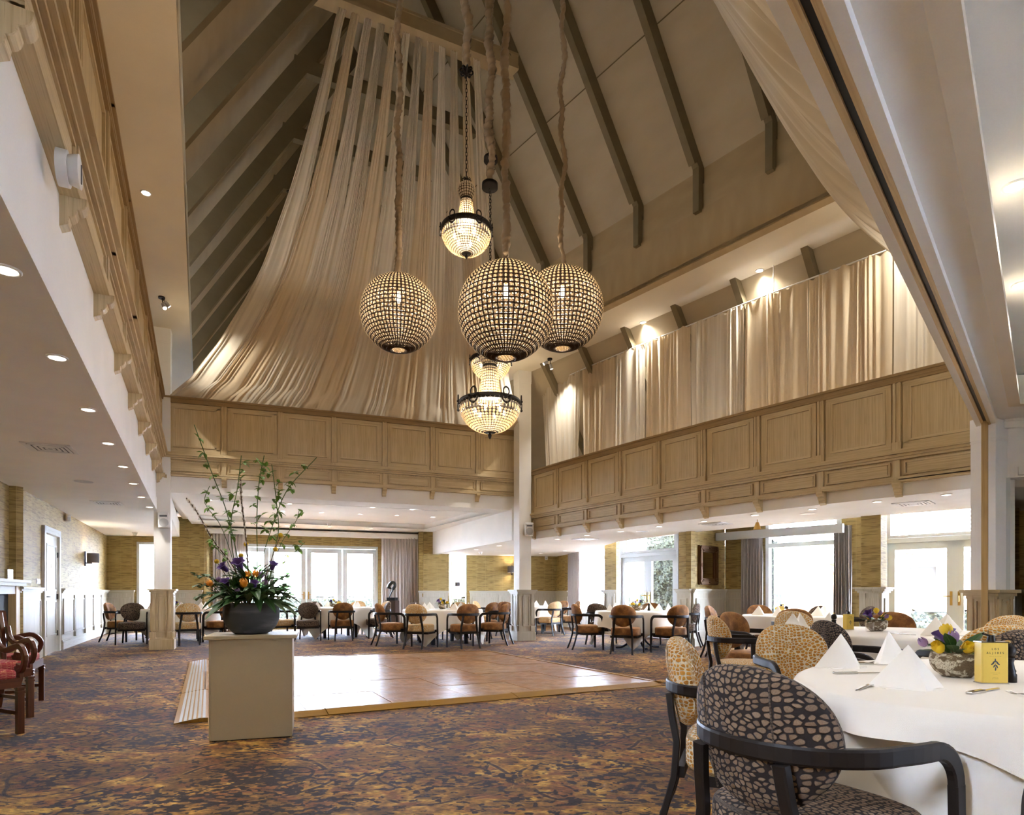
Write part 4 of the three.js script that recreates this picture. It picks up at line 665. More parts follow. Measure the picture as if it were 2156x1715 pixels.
function table(x, d, r, where, o2 = {}) {
  const t = thing('dining_table', 'dining table under a white cloth ' + where, 'table', [x, 0, -d], o2.turn ?? 0.5, 'dining tables'); const rx = o2.rx ?? 1, rz = o2.rz ?? 1;
  mesh(t, 'tabletop', lathe([[0.001, 0.755], [r - 0.01, 0.755], [r, 0.745], [r, 0.735], [r - 0.01, 0.725], [0.001, 0.725]], 48).scale(rx, 1, rz), M.black);
  if (o2.pedestal) { mesh(t, 'pedestal', cyl(0.06, 0.06, 0.5, 0, 0.46, 0), M.black); for (let k = 0; k < 4; k++) { const a = k * Math.PI / 2 + 0.3; mesh(t, 'leg', tube([[0.04 * Math.cos(a), 0.62, 0.04 * Math.sin(a)], [0.07 * Math.cos(a), 0.35, 0.07 * Math.sin(a)], [0.2 * Math.cos(a), 0.12, 0.2 * Math.sin(a)], [0.34 * Math.cos(a), 0.03, 0.34 * Math.sin(a)], [0.46 * Math.cos(a), 0.022, 0.46 * Math.sin(a)]], 0.022, 20, 8), M.black); } }
  else for (let k = 0; k < 4; k++) { const a = k * Math.PI / 2 + 0.785; mesh(t, 'leg', bx(0.07, 0.725, 0.07, r * 0.62 * rx * Math.cos(a), 0.3625, r * 0.62 * rz * Math.sin(a), 1), M.black); }
  const c = single('tablecloth', clothGeo(r, o2.half ?? r + 0.3, 0.762, x * 3 + d, rx, rz), M.cloth, 'white tablecloth hanging over the table ' + where, 'tablecloth', 'tablecloths');
  c.position.set(x, 0, -d); c.rotation.y = (o2.turn ?? 0.5) + (o2.clothTurn ?? 0);
  if (o2.topper) { const q = single('table_topper', clothGeo(r + 0.012, r + 0.1, 0.7645, 1.7, rx, rz, 1.6), M.cloth, 'square white overcloth with a hanging corner on the foreground table', 'tablecloth'); q.position.set(x, 0, -d); q.rotation.y = (o2.turn ?? 0.5) + 0.0; }
  return t;
}
// folded napkins
const napkinGeo = (() => {
  const A = [0.0, 0.155, -0.015], face = (p, q, b) => surf(8, 10, (u, v) => { const e = [lerp(p[0], q[0], u), 0, lerp(p[2], q[2], u)], k = Math.sin(Math.PI * v) * Math.sin(Math.PI * u) * b; return [lerp(A[0], e[0], v), lerp(A[1], 0, v) , lerp(A[2], e[2], v) + k]; }, (u, v) => [u * 0.2, v * 0.2]);
  const Lp = [-0.135, 0, -0.035], Mp = [0.015, 0, 0.075], Rp = [0.13, 0, -0.03], Bp = [0, 0, -0.075];
  return join(face(Lp, Mp, 0.012), face(Mp, Rp, 0.01), face(Rp, Bp, 0.004), face(Bp, Lp, 0.004), at(bx(0.2, 0.004, 0.09), 0, 0.002, -0.01));
})();
function napkin(x, d, turn, where, y = 0.764) { const m = single('napkin', napkinGeo, M.cloth, 'folded white napkin standing ' + where, 'napkin', 'napkins'); m.position.set(x, y, -d); m.rotation.y = turn; return m; }
// cutlery
const knifeGeo = { handle: new RoundedBoxGeometry(0.105, 0.011, 0.02, 2, 0.004).translate(-0.06, 0.006, 0), blade: (() => { const s = new THREE.Shape(); s.moveTo(0, -0.008); s.lineTo(0.105, -0.009); s.quadraticCurveTo(0.125, -0.006, 0.122, 0.004); s.quadraticCurveTo(0.09, 0.009, 0, 0.008); return new THREE.ExtrudeGeometry(s, { depth: 0.002, bevelEnabled: false }).rotateX(-Math.PI / 2).translate(-0.008, 0.004, 0); })() };
const forkGeo = { handle: tube([[-0.11, 0.004, 0], [-0.05, 0.009, 0], [0.01, 0.011, 0]], 0.0045, 14, 6).scale(1, 0.6, 1.5), head: join(bx(0.03, 0.003, 0.02, 0.022, 0.008, 0), ...[-0.009, -0.003, 0.003, 0.009].map((z) => tube([[0.03, 0.008, z], [0.055, 0.006, z], [0.078, 0.012, z]], 0.0014, 8, 4))) };
function cutlery(kind, x, d, turn, where, y = 0.7635) {
  const o = thing('table_' + kind, 'silver ' + kind + ' ' + where, kind, [x, y, -d], turn, kind === 'knife' ? 'knives' : 'forks');
  if (kind === 'knife') { mesh(o, 'handle', knifeGeo.handle, M.chrome); mesh(o, 'blade', knifeGeo.blade, M.chrome); } else { mesh(o, 'handle', forkGeo.handle, M.chrome); mesh(o, 'tines', forkGeo.head, M.chrome); }
}
// leaves and flowers
function leafGeo(L, W, bend = 0.3, cup = 0.15) {
  return surf(6, 10, (u, v) => { const w = W * Math.pow(Math.sin(Math.PI * Math.pow(v, 0.8)), 0.9) * (u - 0.5), t = v * L; return [w, bend * L * v * v * -1 + cup * Math.abs(w) * 2, t]; }, (u, v) => [u, v]);
}
const LEAF = { broad: leafGeo(0.1, 0.045, 0.25), long: leafGeo(0.26, 0.085, 0.35), lance: leafGeo(0.3, 0.05, 0.5), round: leafGeo(0.055, 0.045, 0.2), tiny: leafGeo(0.035, 0.018, 0.2), mid: leafGeo(0.17, 0.055, 0.3) };
function putLeaf(o, g, p, yaw, pitch, s = 1, mat = M.leaf, name = 'leaf') { const m = mesh(o, name, g, mat, p); m.rotation.order = 'YXZ'; m.rotation.set(-pitch, yaw, rnd(-0.3, 0.3)); m.scale.setScalar(s); return m; }
const roseGeo = join(...[0, 1, 2, 3, 4, 5, 6, 7, 8].map((k) => { const a = k * 2.4, r = 0.003 + k * 0.0018, g = surf(6, 6, (u, v) => { const w = (u - 0.5) * 2.1 * Math.sin(Math.PI * clamp(v * 0.62 + 0.25)), R = r * (0.5 + 0.7 * Math.sin(Math.PI * clamp(v * 0.75 + 0.1))) + 0.005 * v * v + 0.003; return [R * Math.cos(a + w), v * (0.048 - k * 0.001), R * Math.sin(a + w)]; }); return g; }), lathe([[0.001, -0.008], [0.008, -0.004], [0.012, 0.01]], 10));
const bellGeo = lathe([[0.003, 0], [0.012, 0.004], [0.017, 0.02], [0.019, 0.04], [0.026, 0.055], [0.036, 0.064], [0.033, 0.065], [0.022, 0.055], [0.014, 0.03]], 20);
{ const p = bellGeo.attributes.position; for (let i = 0; i < p.count; i++) { const y = p.getY(i), a = Math.atan2(p.getZ(i), p.getX(i)), k = 1 + 0.18 * Math.cos(a * 5) * smooth(0.035, 0.065, y); p.setX(i, p.getX(i) * k); p.setZ(i, p.getZ(i) * k); } bellGeo.computeVertexNormals(); }
const tulipGeo = (() => { const gs = []; for (let k = 0; k < 6; k++) gs.push(surf(5, 6, (u, v) => { const a = k * 1.047 + (u - 0.5) * 1.25 * Math.sin(Math.PI * clamp(v * 0.85 + 0.12)), R = 0.024 * Math.sin(Math.PI * clamp(v * 0.72 + 0.14)) + (k % 2) * 0.002; return [R * Math.cos(a), v * 0.06, R * Math.sin(a)]; })); return join(gs); })();
function bloom(o, g, mat, p, tilt, yaw, s = 1, name = 'flower') { const m = mesh(o, name, g, mat, p); m.rotation.order = 'YXZ'; m.rotation.set(tilt, yaw, 0); m.scale.setScalar(s); return m; }
function flowerBowl(label, x, y, d, s = 1, seedN = 3) {
  seed = seedN; const o = thing('flower_bowl', label, 'flower bowl', [x, y, -d], seedN, 'table flowers');
  mesh(o, 'bowl', lathe([[0.001, 0], [0.05, 0], [0.056, 0.006], [0.075, 0.02], [0.09, 0.045], [0.094, 0.07], [0.09, 0.092], [0.084, 0.1], [0.08, 0.097], [0.084, 0.08], [0.07, 0.07], [0.001, 0.07]], 40), M.stone);
  for (let k = 0; k < 16; k++) { const a = k * 2.399, r = 0.03 + 0.03 * ((k * 0.37) % 1); putLeaf(o, k % 3 ? LEAF.broad : LEAF.mid, [r * Math.sin(a), 0.088 + 0.012 * (k % 3), r * Math.cos(a)], a, [0.15, 0.6, 1.0, 0.35][k % 4], k % 3 ? 0.95 : 0.62); }
  for (const [a, r, h, t] of [[4.2, 0.085, 0.1, 0.9], [1.9, 0.085, 0.105, 0.8], [0.5, 0.03, 0.165, 0.35], [3.0, 0.07, 0.11, 0.9]]) { const p = [r * Math.sin(a), h, r * Math.cos(a)]; bloom(o, roseGeo, M.yellow, p, t, a, 1, 'rose'); }
  bloom(o, bellGeo, M.purple, [-0.01, 0.115, 0.055], 0.75, -0.1, 1.15, 'bellflower'); bloom(o, tulipGeo, M.lilac, [0.02, 0.14, -0.02], 0.2, 1, 0.8, 'bud'); bloom(o, tulipGeo, M.lilac, [0.1, 0.12, 0.03], 0.7, 1.3, 0.7, 'bud');
  o.scale.setScalar(s); return o;
}
// table settings: [x, d, radius, where]
const T1 = [1.98, 2.42], T2 = [3.36, 5.62], T3 = [4.55, 9.95], T4 = [2.55, 12.55], T5 = [-1.55, 13.85], T6 = [-4.5, 15.85], T7 = [-7.85, 14.6], T9 = [0.35, 17.5];
table(...T1, 0.82, 'in the right foreground', { rx: 1.16, rz: 0.84, half: 1.3, turn: 0.6, clothTurn: 0, topper: true });
table(...T2, 0.88, 'behind the foreground table at right', { half: 1.2 });
table(...T3, 0.78, 'by the bay window');
table(...T4, 0.84, 'in front of the first french doors', { pedestal: true, half: 1.16 });
table(...T5, 0.88, 'left of the right column, in the middle distance', { half: 1.24 });
table(...T6, 0.88, 'in front of the garden doors', { half: 1.24 });
table(...T7, 0.88, 'behind the left column', { half: 1.2 });
table(...T9, 0.86, 'behind the right column', { half: 1.16 });
chair('d', 0.89, 1.85, ...T1, 'nearest the camera at the foreground table');
chair('o', 1.03, 2.78, ...T1, 'left of the foreground table beside the dark near chair');
chair('o', 1.82, 3.8, T1[0] - 0.1, T1[1], 'on the far side of the foreground table, behind the first napkin');
chair('d', 2.66, 3.66, ...T1, 'on the far side of the foreground table, behind the flower bowl');
chair('o', 1.38, 1.12, ...T1, 'cut off by the lower right corner of the view');
chair('o', 2.15, 5.72, ...T2, 'left of the second table, its back edge-on');
chair('d', 2.5, 4.42, ...T2, 'with its back to the foreground table, at the second table');
chair('o', 3.2, 4.25, ...T2, 'at the near right of the second table');
chair('b', 2.6, 6.72, ...T2, 'far left of the second table');
chair('o', 3.28, 6.95, ...T2, 'far side of the second table, before the bay window');
chair('b', 4.05, 6.62, ...T2, 'far right of the second table');
chair('o', 4.42, 5.75, ...T2, 'right of the second table before the near column');
chair('b', 3.74, 4.62, T2[0] - 1, T2[1] - 0.7, 'rightmost, side-on by the near column');
chair('b', 3.62, 10.5, ...T3, 'left of the bay window table');
chair('b', 4.0, 8.75, ...T3, 'with its back to us at the bay window table');
chair('d', 5.2, 10.95, ...T3, 'far right of the bay window table');
chair('d', 5.6, 10.15, ...T3, 'right of the bay window table');
chair('b', 4.55, 11.15, ...T3, 'far side of the bay window table');
chair('b', 1.52, 12.4, ...T4, 'left of the table by the first french doors');
chair('b', 2.12, 11.52, ...T4, 'front left of the table by the first french doors');
chair('b', 2.98, 11.55, ...T4, 'front right of the table by the first french doors');
chair('d', 3.62, 13.0, ...T4, 'right of the table by the first french doors');
chair('d', 1.95, 13.65, ...T4, 'far left of the table by the first french doors');
chair('b', 3.05, 13.75, ...T4, 'far right of the table by the first french doors');
chair('b', -2.62, 13.3, ...T5, 'left of the middle table');
chair('o', -1.88, 12.62, ...T5, 'front left of the middle table');
chair('b', -0.98, 12.68, ...T5, 'front right of the middle table');
chair('b', -0.38, 13.45, ...T5, 'right of the middle table');
chair('d', -2.2, 14.95, ...T5, 'far left of the middle table');
chair('o', -1.35, 15.1, ...T5, 'far side of the middle table');
chair('b', -0.62, 14.75, ...T5, 'far right of the middle table');
chair('o', -5.6, 15.0, ...T6, 'left of the garden door table, half behind the big vase');
chair('d', -4.85, 14.68, ...T6, 'front left of the garden door table');
chair('b', -4.05, 14.72, ...T6, 'front right of the garden door table');
chair('d', -3.38, 15.5, ...T6, 'right of the garden door table');
chair('d', -5.2, 16.95, ...T6, 'far left of the garden door table');
chair('o', -4.35, 17.1, ...T6, 'far side of the garden door table');
chair('o', -3.6, 16.65, ...T6, 'far right of the garden door table');
chair('b', -9.1, 14.35, ...T7, 'left of the table behind the left column');
chair('d', -8.38, 13.62, ...T7, 'just left of the left column');
chair('o', -7.1, 13.5, ...T7, 'just right of the left column');
chair('b', -6.72, 14.25, ...T7, 'right of the table behind the left column, beside the big vase');
chair('d', -8.75, 15.55, ...T7, 'far left of the table behind the left column');
chair('d', -7.25, 15.75, ...T7, 'far right of the table behind the left column');
chair('o', -0.8, 17.75, ...T9, 'left of the table behind the right column');
chair('b', -0.1, 16.4, ...T9, 'hidden in part by the left side of the right column');
chair('o', 1.02, 16.62, ...T9, 'just right of the right column');
chair('b', 1.35, 18.3, ...T9, 'far right of the table behind the right column');
chair('b', 1.62, 17.55, ...T9, 'side-on, right of the table behind the right column');
// napkins
const around = (T, r, list, where) => list.forEach(([a, w]) => napkin(T[0] + r * Math.sin(a), T[1] - r * Math.cos(a), a + (w ?? 0), ['on the left of', 'at the front of', 'on the right of', 'at the back of', 'at the front left of', 'at the front right of', 'at the back left of', 'at the back right of'][Math.abs(Math.round(a)) % 4 + (a > 0 ? 4 : 0)] + ' the table ' + where));
napkin(1.52, 2.83, 0.3, 'at the far left of the foreground table, over a knife');
napkin(1.42, 2.2, -0.1, 'nearest the camera on the foreground table');
napkin(1.86, 3.02, 0.9, 'at the far side of the foreground table');
napkin(2.2, 2.05, -0.6, 'at the right edge of the view on the foreground table');
napkin(2.62, 2.98, 0.2, 'behind the oil tin on the foreground table');
napkin(2.72, 5.95, 0.4, 'at the left of the second table'); napkin(2.86, 6.1, 1.2, 'close behind the left napkin of the second table'); napkin(3.2, 6.2, 0.4, 'at the back of the second table, left of the bowl'); napkin(3.46, 5.02, 0.2, 'at the near edge of the second table'); napkin(3.8, 5.35, 0.6, 'at the right of the second table'); napkin(3.95, 5.6, -0.3, 'at the far right of the second table');
napkin(3.95, 9.85, 0.3, 'at the left of the bay window table'); napkin(4.15, 9.6, 0.6, 'second from the left on the bay window table'); napkin(4.7, 9.45, 0.2, 'right of centre on the bay window table'); napkin(5.0, 9.9, -0.4, 'at the right of the bay window table');
[[T4, 'french door table'], [T5, 'middle table'], [T6, 'garden door table'], [T7, 'left column table'], [T9, 'right column table']].forEach(([T, w], k) => [[-1.3, 'left'], [-0.6, 'front left'], [0.55, 'front right'], [1.3, 'right'], [2.5, 'back right'], [-2.5, 'back left']].forEach(([a, s]) => napkin(T[0] + 0.62 * Math.sin(a), T[1] - 0.62 * Math.cos(a), a, 'at the ' + s + ' of the ' + w)));
cutlery('knife', 1.46, 2.6, 0.1, 'lying before the far left napkin of the foreground table'); cutlery('fork', 1.28, 2.22, 0.75, 'left of the nearest napkin of the foreground table'); cutlery('knife', 1.62, 2.12, 0.55, 'right of the nearest napkin of the foreground table'); cutlery('fork', 1.68, 2.0, 1.75, 'nearest the right edge of the foreground table');
cutlery('fork', 1.66, 2.98, -0.3, 'between the two far napkins of the foreground table'); cutlery('knife', 1.72, 2.92, -0.35, 'between the two far napkins of the foreground table, beside a fork'); cutlery('fork', 2.1, 3.0, 0.9, 'right of the far napkin of the foreground table'); cutlery('fork', 3.22, 5.12, 2.4, 'left of the near napkin on the second table'); cutlery('knife', 3.52, 4.9, 0.0, 'before the near napkin on the second table');
flowerBowl('speckled stone bowl with yellow roses and a purple bellflower on the foreground table', 1.8, 0.767, 2.5, 1.0, 3.1);
flowerBowl('speckled stone bowl of yellow flowers on the second table', 3.34, 0.764, 5.66, 1.0, 5.2);
flowerBowl('small flower bowl on the bay window table', 4.4, 0.764, 10.1, 0.8, 1.3); flowerBowl('small flower bowl on the french door table', 2.55, 0.764, 12.6, 1.1, 2.3); flowerBowl('flower bowl on the middle table', -1.55, 0.764, 13.85, 1.2, 4.4); flowerBowl('flower bowl on the garden door table', -4.6, 0.764, 15.9, 1.0, 6.1); flowerBowl('flower bowl seen just right of the left column', -7.7, 0.764, 14.1, 0.9, 7.3); flowerBowl('flower bowl seen just left of the right column', 0.1, 0.764, 17.5, 1.0, 8.7);
// oil tin with printed label
const tinTex = (() => {
  const c = document.createElement('canvas'); c.width = 512; c.height = 900; const g = c.getContext('2d');
  g.fillStyle = '#e8c75e'; g.fillRect(0, 0, 512, 900); g.fillStyle = '#3a3526'; g.textAlign = 'center'; g.font = 'bold 62px sans-serif';
  const spaced = (t, y, s) => { const w = s * (t.length - 1); [...t].forEach((q, i) => g.fillText(q, 256 - w / 2 + i * s, y)); };
  spaced('LOS', 150, 62); spaced('ALJIBES', 240, 56); g.font = '20px sans-serif'; g.fillStyle = '#8a7434'; spaced('ACEITE DE OLIVA', 305, 17); spaced('VIRGEN EXTRA', 690, 17); spaced('ESPAÑA', 720, 17); spaced('PRODUCTO', 800, 15); spaced('DE ESPAÑA', 828, 15);
  g.strokeStyle = '#3c4454'; g.fillStyle = '#3c4454'; g.lineWidth = 7; g.beginPath(); g.moveTo(256, 360); g.lineTo(262, 480); g.lineTo(270, 620); g.stroke();
  for (const [x, y, a] of [[225, 430, 0.8], [200, 470, 1.0], [290, 430, -0.8], [316, 470, -1.0], [236, 520, 0.5], [290, 530, -0.5], [262, 590, 0.1], [256, 390, 0]]) { g.save(); g.translate(x, y); g.rotate(a); g.beginPath(); g.ellipse(0, 0, 15, 44, 0, 0, 7); g.fill(); g.restore(); }
  const t = new THREE.CanvasTexture(c); t.colorSpace = THREE.SRGBColorSpace; return t;
})();
const tinMat = std({ map: tinTex, roughness: 0.4, metalness: 0.1 }), tinPlain = std({ color: sRGB(226, 194, 92), roughness: 0.4 });
function oilTin(label, x, d, turn, s = 1) {
  const o = thing('oil_tin', label, 'oil tin', [x, 0.764, -d], turn, 'oil tins');
  mesh(o, 'body', new RoundedBoxGeometry(0.088, 0.145, 0.046, 2, 0.005).translate(0, 0.076, 0), tinPlain); mesh(o, 'front_label', new THREE.PlaneGeometry(0.078, 0.137).translate(0, 0.076, 0.0234), tinMat);
  mesh(o, 'rim', join(bx(0.091, 0.004, 0.049, 0, 0.149, 0), bx(0.091, 0.004, 0.049, 0, 0.003, 0)), M.chrome); mesh(o, 'stopper', join(cyl(0.013, 0.011, 0.022, 0, 0.162, 0), tube([[0, 0.17, 0], [-0.03, 0.178, 0.005]], 0.004, 4)), M.black);
  mesh(o, 'barcode', join(...Array.from({ length: 8 }, (_, i) => bx(0.0006, 0.022, 0.0012 + 0.0006 * (i % 3), 0.0443, 0.05, -0.014 + i * 0.0035))), M.black); o.scale.setScalar(s); return o;
}
function pepperMill(label, x, d) { const o = thing('pepper_mill', label, 'pepper mill', [x, 0.764, -d], 0, 'pepper mills');
  mesh(o, 'body', lathe([[0.001, 0], [0.028, 0], [0.028, 0.03], [0.024, 0.036], [0.026, 0.044], [0.022, 0.052], [0.018, 0.075], [0.022, 0.09], [0.019, 0.096], [0.001, 0.096]], 28), M.black); mesh(o, 'head', lathe([[0.001, 0.096], [0.02, 0.098], [0.026, 0.112], [0.024, 0.132], [0.012, 0.146], [0.001, 0.148]], 28), M.black); mesh(o, 'knob', lathe([[0.004, 0.146], [0.008, 0.15], [0.009, 0.158], [0.001, 0.161]], 14), M.brass); return o; }
function tumbler(label, x, d, s = 1) { const m = single('tumbler', lathe([[0.001, 0], [0.03, 0], [0.033, 0.01], [0.036, 0.085], [0.034, 0.085], [0.031, 0.012], [0.001, 0.008]], 28), M.tumbler, label, 'glass', 'tumblers'); m.position.set(x, 0.764, -d); m.scale.setScalar(s); return m; }
oilTin('yellow olive oil tin with black stopper on the foreground table', 1.8, 2.32, -0.12, 1.05); pepperMill('dark wooden pepper mill right of the oil tin on the foreground table', 1.895, 2.36);
oilTin('yellow oil tin left of the bowl on the second table', 3.16, 5.8, 0.3); pepperMill('dark pepper mill left of the oil tin on the second table', 3.05, 5.85); tumbler('clear tumbler before the bowl on the second table', 3.2, 5.52);
oilTin('yellow oil tin on the bay window table', 4.25, 9.75, 0.3); pepperMill('dark pepper mill on the bay window table', 4.34, 9.75); tumbler('clear tumbler on the french door table', 2.66, 12.4, 1.3); pepperMill('dark pepper mill on the french door table', 2.76, 12.45); tumbler('clear tumbler on the middle table', -1.42, 13.5, 1.3); pepperMill('dark pepper mill on the middle table', -1.28, 13.6); oilTin('yellow oil tin on the garden door table', -4.4, 15.7, 0.2);

// ================================================================ PLINTH AND BIG ARRANGEMENT
const PL = [-2.03, 4.86];
{ const o = thing('flower_plinth', 'beige painted plinth carrying the big vase of flowers', 'plinth', [PL[0], 0, -PL[1]], 0.3);
  mesh(o, 'body', join(bx(0.58, 0.755, 0.4, 0, 0.385, 0, 1)), M.plinth); mesh(o, 'foot', bx(0.55, 0.02, 0.37, 0, 0.01, 0), M.black); mesh(o, 'top', new RoundedBoxGeometry(0.65, 0.03, 0.47, 2, 0.006).translate(0, 0.775, 0), M.plinth); mesh(o, 'edge_trim', join(bx(0.012, 0.75, 0.012, 0.286, 0.39, 0.198, 1), bx(0.012, 0.75, 0.012, -0.286, 0.39, 0.198, 1)), M.plinth);
  const v = thing('vase_arrangement', 'big dark bowl vase with tall green branches, tulips and purple bellflowers', 'flower arrangement', [PL[0] - 0.02, 0.79, -PL[1] - 0.0]);
  mesh(v, 'vase', lathe([[0.001, 0], [0.115, 0], [0.135, 0.01], [0.18, 0.055], [0.205, 0.11], [0.208, 0.17], [0.2, 0.225], [0.197, 0.238], [0.188, 0.236], [0.194, 0.17], [0.15, 0.12], [0.001, 0.12]], 56), M.pot);
  seed = 11; const Y = 0.22;
  // pixel-scale of the plinth: 1 px = 0.00375 m; heads are given as offsets from the vase rim
  const br = (pts, r, mat, name) => mesh(v, name, tube(pts, r, 28, 5), mat);
  const sprigs = (pts, n, from, to, sc = 1) => { const c = new THREE.CatmullRomCurve3(pts.map((q) => V(...q))); for (let i = 0; i < n; i++) { const t = lerp(from, to, i / n), p = c.getPoint(t), yaw = rnd(6.28), side = V(Math.cos(yaw), 0.5, Math.sin(yaw)).multiplyScalar(0.035 * sc), q = p.clone().add(side); mesh(v, 'twiglet', tube([p.toArray(), q.toArray()], 0.0016, 3, 4), M.stem); for (let k = 0; k < 5; k++) putLeaf(v, LEAF.tiny, q.toArray(), yaw + rnd(-1.9, 1.9), rnd(-0.9, 0.8), rnd(1.0, 1.9) * sc, M.sprig, 'leaflet'); } };
  const tall = [[[-0.03, Y, 0.02], [-0.09, 0.6, 0.05], [-0.16, 0.95, 0.08], [-0.27, 1.26, 0.1], [-0.41, 1.62, 0.08]], [[-0.05, Y, 0], [-0.11, 0.5, 0.03], [-0.14, 0.85, 0.05], [-0.1, 1.15, 0.02], [-0.08, 1.4, 0]], [[0.03, Y, -0.02], [0.045, 0.6, 0], [0.05, 0.9, 0.02], [0.07, 1.2, 0.02], [0.1, 1.4, 0.0]], [[0.02, Y, 0.03], [0.1, 0.55, 0.06], [0.2, 0.85, 0.08], [0.3, 1.12, 0.05], [0.52, 1.38, 0.02]], [[0.08, Y, 0], [0.15, 0.55, 0], [0.2, 0.8, -0.03], [0.18, 1.05, -0.04], [0.14, 1.34, -0.05]], [[-0.08, Y, 0.03], [-0.12, 0.55, 0.05], [-0.22, 0.85, 0.06], [-0.34, 1.03, 0.06], [-0.3, 1.15, 0.06]], [[0.1, Y, 0.02], [0.17, 0.5, 0.02], [0.24, 0.72, 0], [0.35, 0.9, -0.02], [0.37, 0.98, -0.02]], [[-0.1, Y, -0.02], [-0.14, 0.45, 0], [-0.2, 0.6, 0.03], [-0.28, 0.69, 0.04], [-0.3, 0.74, 0.04]], [[0.06, Y, -0.05], [0.16, 0.45, -0.04], [0.26, 0.58, -0.05], [0.36, 0.68, -0.05], [0.4, 0.72, -0.06]]];
  tall.forEach((p, i) => { br(p, i < 5 ? 0.0036 : 0.0026, M.stem, 'branch'); sprigs(p, i < 5 ? 9 : 5, i === 0 ? 0.35 : 0.45, 0.98, i < 5 ? 1 : 0.9); });
  for (const p of [[[-0.02, Y, 0.05], [-0.1, 0.5, 0.07], [-0.25, 0.72, 0.1], [-0.39, 0.96, 0.1], [-0.46, 1.05, 0.1]], [[0, Y, 0.04], [0, 0.5, 0.06], [-0.02, 0.8, 0.07], [-0.05, 1.05, 0.07], [-0.06, 1.2, 0.06]]]) { br(p, 0.005, M.twig, 'willow_branch'); const c = new THREE.CatmullRomCurve3(p.map((q) => V(...q))), gs = []; for (let i = 0; i < 34; i++) { const q = c.getPoint(0.3 + 0.7 * i / 34), a = i * 2.4; gs.push(at(new THREE.SphereGeometry(0.007, 7, 5).scale(0.8, 1.7, 0.8), q.x + 0.007 * Math.cos(a), q.y, q.z + 0.007 * Math.sin(a))); } mesh(v, 'catkins', join(gs), M.catkin); }
  // ball flowers
  for (const [x, y] of [[-0.26, 0.565], [0.24, 0.77], [0.2, 0.66], [-0.03, 0.7], [-0.07, 0.61]]) { const p = [x, y, 0.03]; br([[x * 0.2, Y, 0.02], [x * 0.7, lerp(Y, y, 0.65), 0.03], p], 0.0025, M.twig, 'stem'); mesh(v, 'ball_flower', new THREE.SphereGeometry(0.018, 14, 10), M.craspedia, p); }
  // blooms
  for (const [x, y, z, t, yw, g, m, s] of [[-0.14, 0.49, 0.1, 0.9, -0.6, bellGeo, M.purple, 1.1], [-0.03, 0.5, 0.12, 0.7, 0, bellGeo, M.purple, 1.35], [0.19, 0.5, 0.08, 0.6, 0.8, bellGeo, M.purple, 1.0], [-0.25, 0.38, 0.12, 0.8, -1.2, tulipGeo, M.tulip, 0.95], [0.03, 0.365, 0.2, 0.35, 0, tulipGeo, M.tulip, 1.25], [0.01, 0.44, 0.1, 0.3, 0.5, tulipGeo, M.tulip, 1.0], [0.06, 0.445, 0.08, 0.2, 1.5, tulipGeo, M.tulip, 1.05], [-0.12, 0.36, 0.15, 0.6, 0, bellGeo, M.purple, 1.1], [0.1, 0.44, 0.06, 0.4, 0.6, tulipGeo, M.lilac, 0.9], [0.14, 0.39, 0.12, 0.9, 0.9, tulipGeo, M.lilac, 0.9], [-0.2, 0.41, 0.08, 0.8, -0.9, tulipGeo, M.lilac, 0.8], [-0.02, 0.33, 0.19, 0.8, 0, tulipGeo, M.lilac, 0.8], [0.09, 0.36, 0.16, 0.6, 0.4, bellGeo, M.purple, 0.9]]) { br([[x * 0.3, Y - 0.02, z * 0.3], [x * 0.8, lerp(Y, y, 0.6), z * 0.8], [x, y, z]], 0.003, M.stem, 'stem'); bloom(v, g, m, [x, y - 0.005, z], t, yw, s, g === bellGeo ? 'bellflower' : 'tulip'); }
  // foliage collar: large rhododendron leaves, tulip leaves, mixed filler
  for (let k = 0; k < 44; k++) { const a = k * 2.399 + rnd(-0.1, 0.1), r = rnd(0.08, 0.18); putLeaf(v, LEAF.long, [r * Math.sin(a), Y + 0.02 + rnd(0.1), r * Math.cos(a)], a, rnd(-0.35, 0.55), rnd(0.65, 1.05)); }
  for (let k = 0; k < 16; k++) { const a = k * 2.4, r = rnd(0.04, 0.13); putLeaf(v, LEAF.lance, [r * Math.sin(a), Y + rnd(0.02, 0.08), r * Math.cos(a)], a, rnd(0.7, 1.3), rnd(0.5, 0.85)); }
  for (let k = 0; k < 190; k++) { const a = rnd(6.28), r = rnd(0.02, 0.23), h = Y + 0.02 + rnd(0.27) * (1.1 - r * 2.6); putLeaf(v, LEAF.mid, [r * Math.sin(a), h, r * Math.cos(a)], a + rnd(-0.6, 0.6), rnd(0, 1.1), rnd(0.45, 0.9), rnd() < 0.6 ? M.leaf : M.leafsoft); }
  for (const sgn of [-1, 1]) for (let b = 0; b < 3; b++) { const p = [[sgn * 0.1, Y + 0.04, 0.05], [sgn * 0.24, Y + 0.1 + b * 0.05, 0.08], [sgn * (0.4 - 0.06 * (sgn > 0)), Y + 0.06 + b * 0.09, 0.08 + 0.03 * b]]; br(p, 0.0025, M.twig, 'eucalyptus_stem'); const c = new THREE.CatmullRomCurve3(p.map((q) => V(...q))); for (let i = 0; i < 12; i++) { const q = c.getPoint(0.25 + 0.75 * i / 12); for (const s of [-1, 1]) putLeaf(v, LEAF.round, q.toArray(), sgn * 1.57 + s * 1.1 + rnd(-0.3, 0.3), rnd(-0.5, 0.7), rnd(0.6, 1), M.leafsoft, 'eucalyptus_leaf'); } }
}

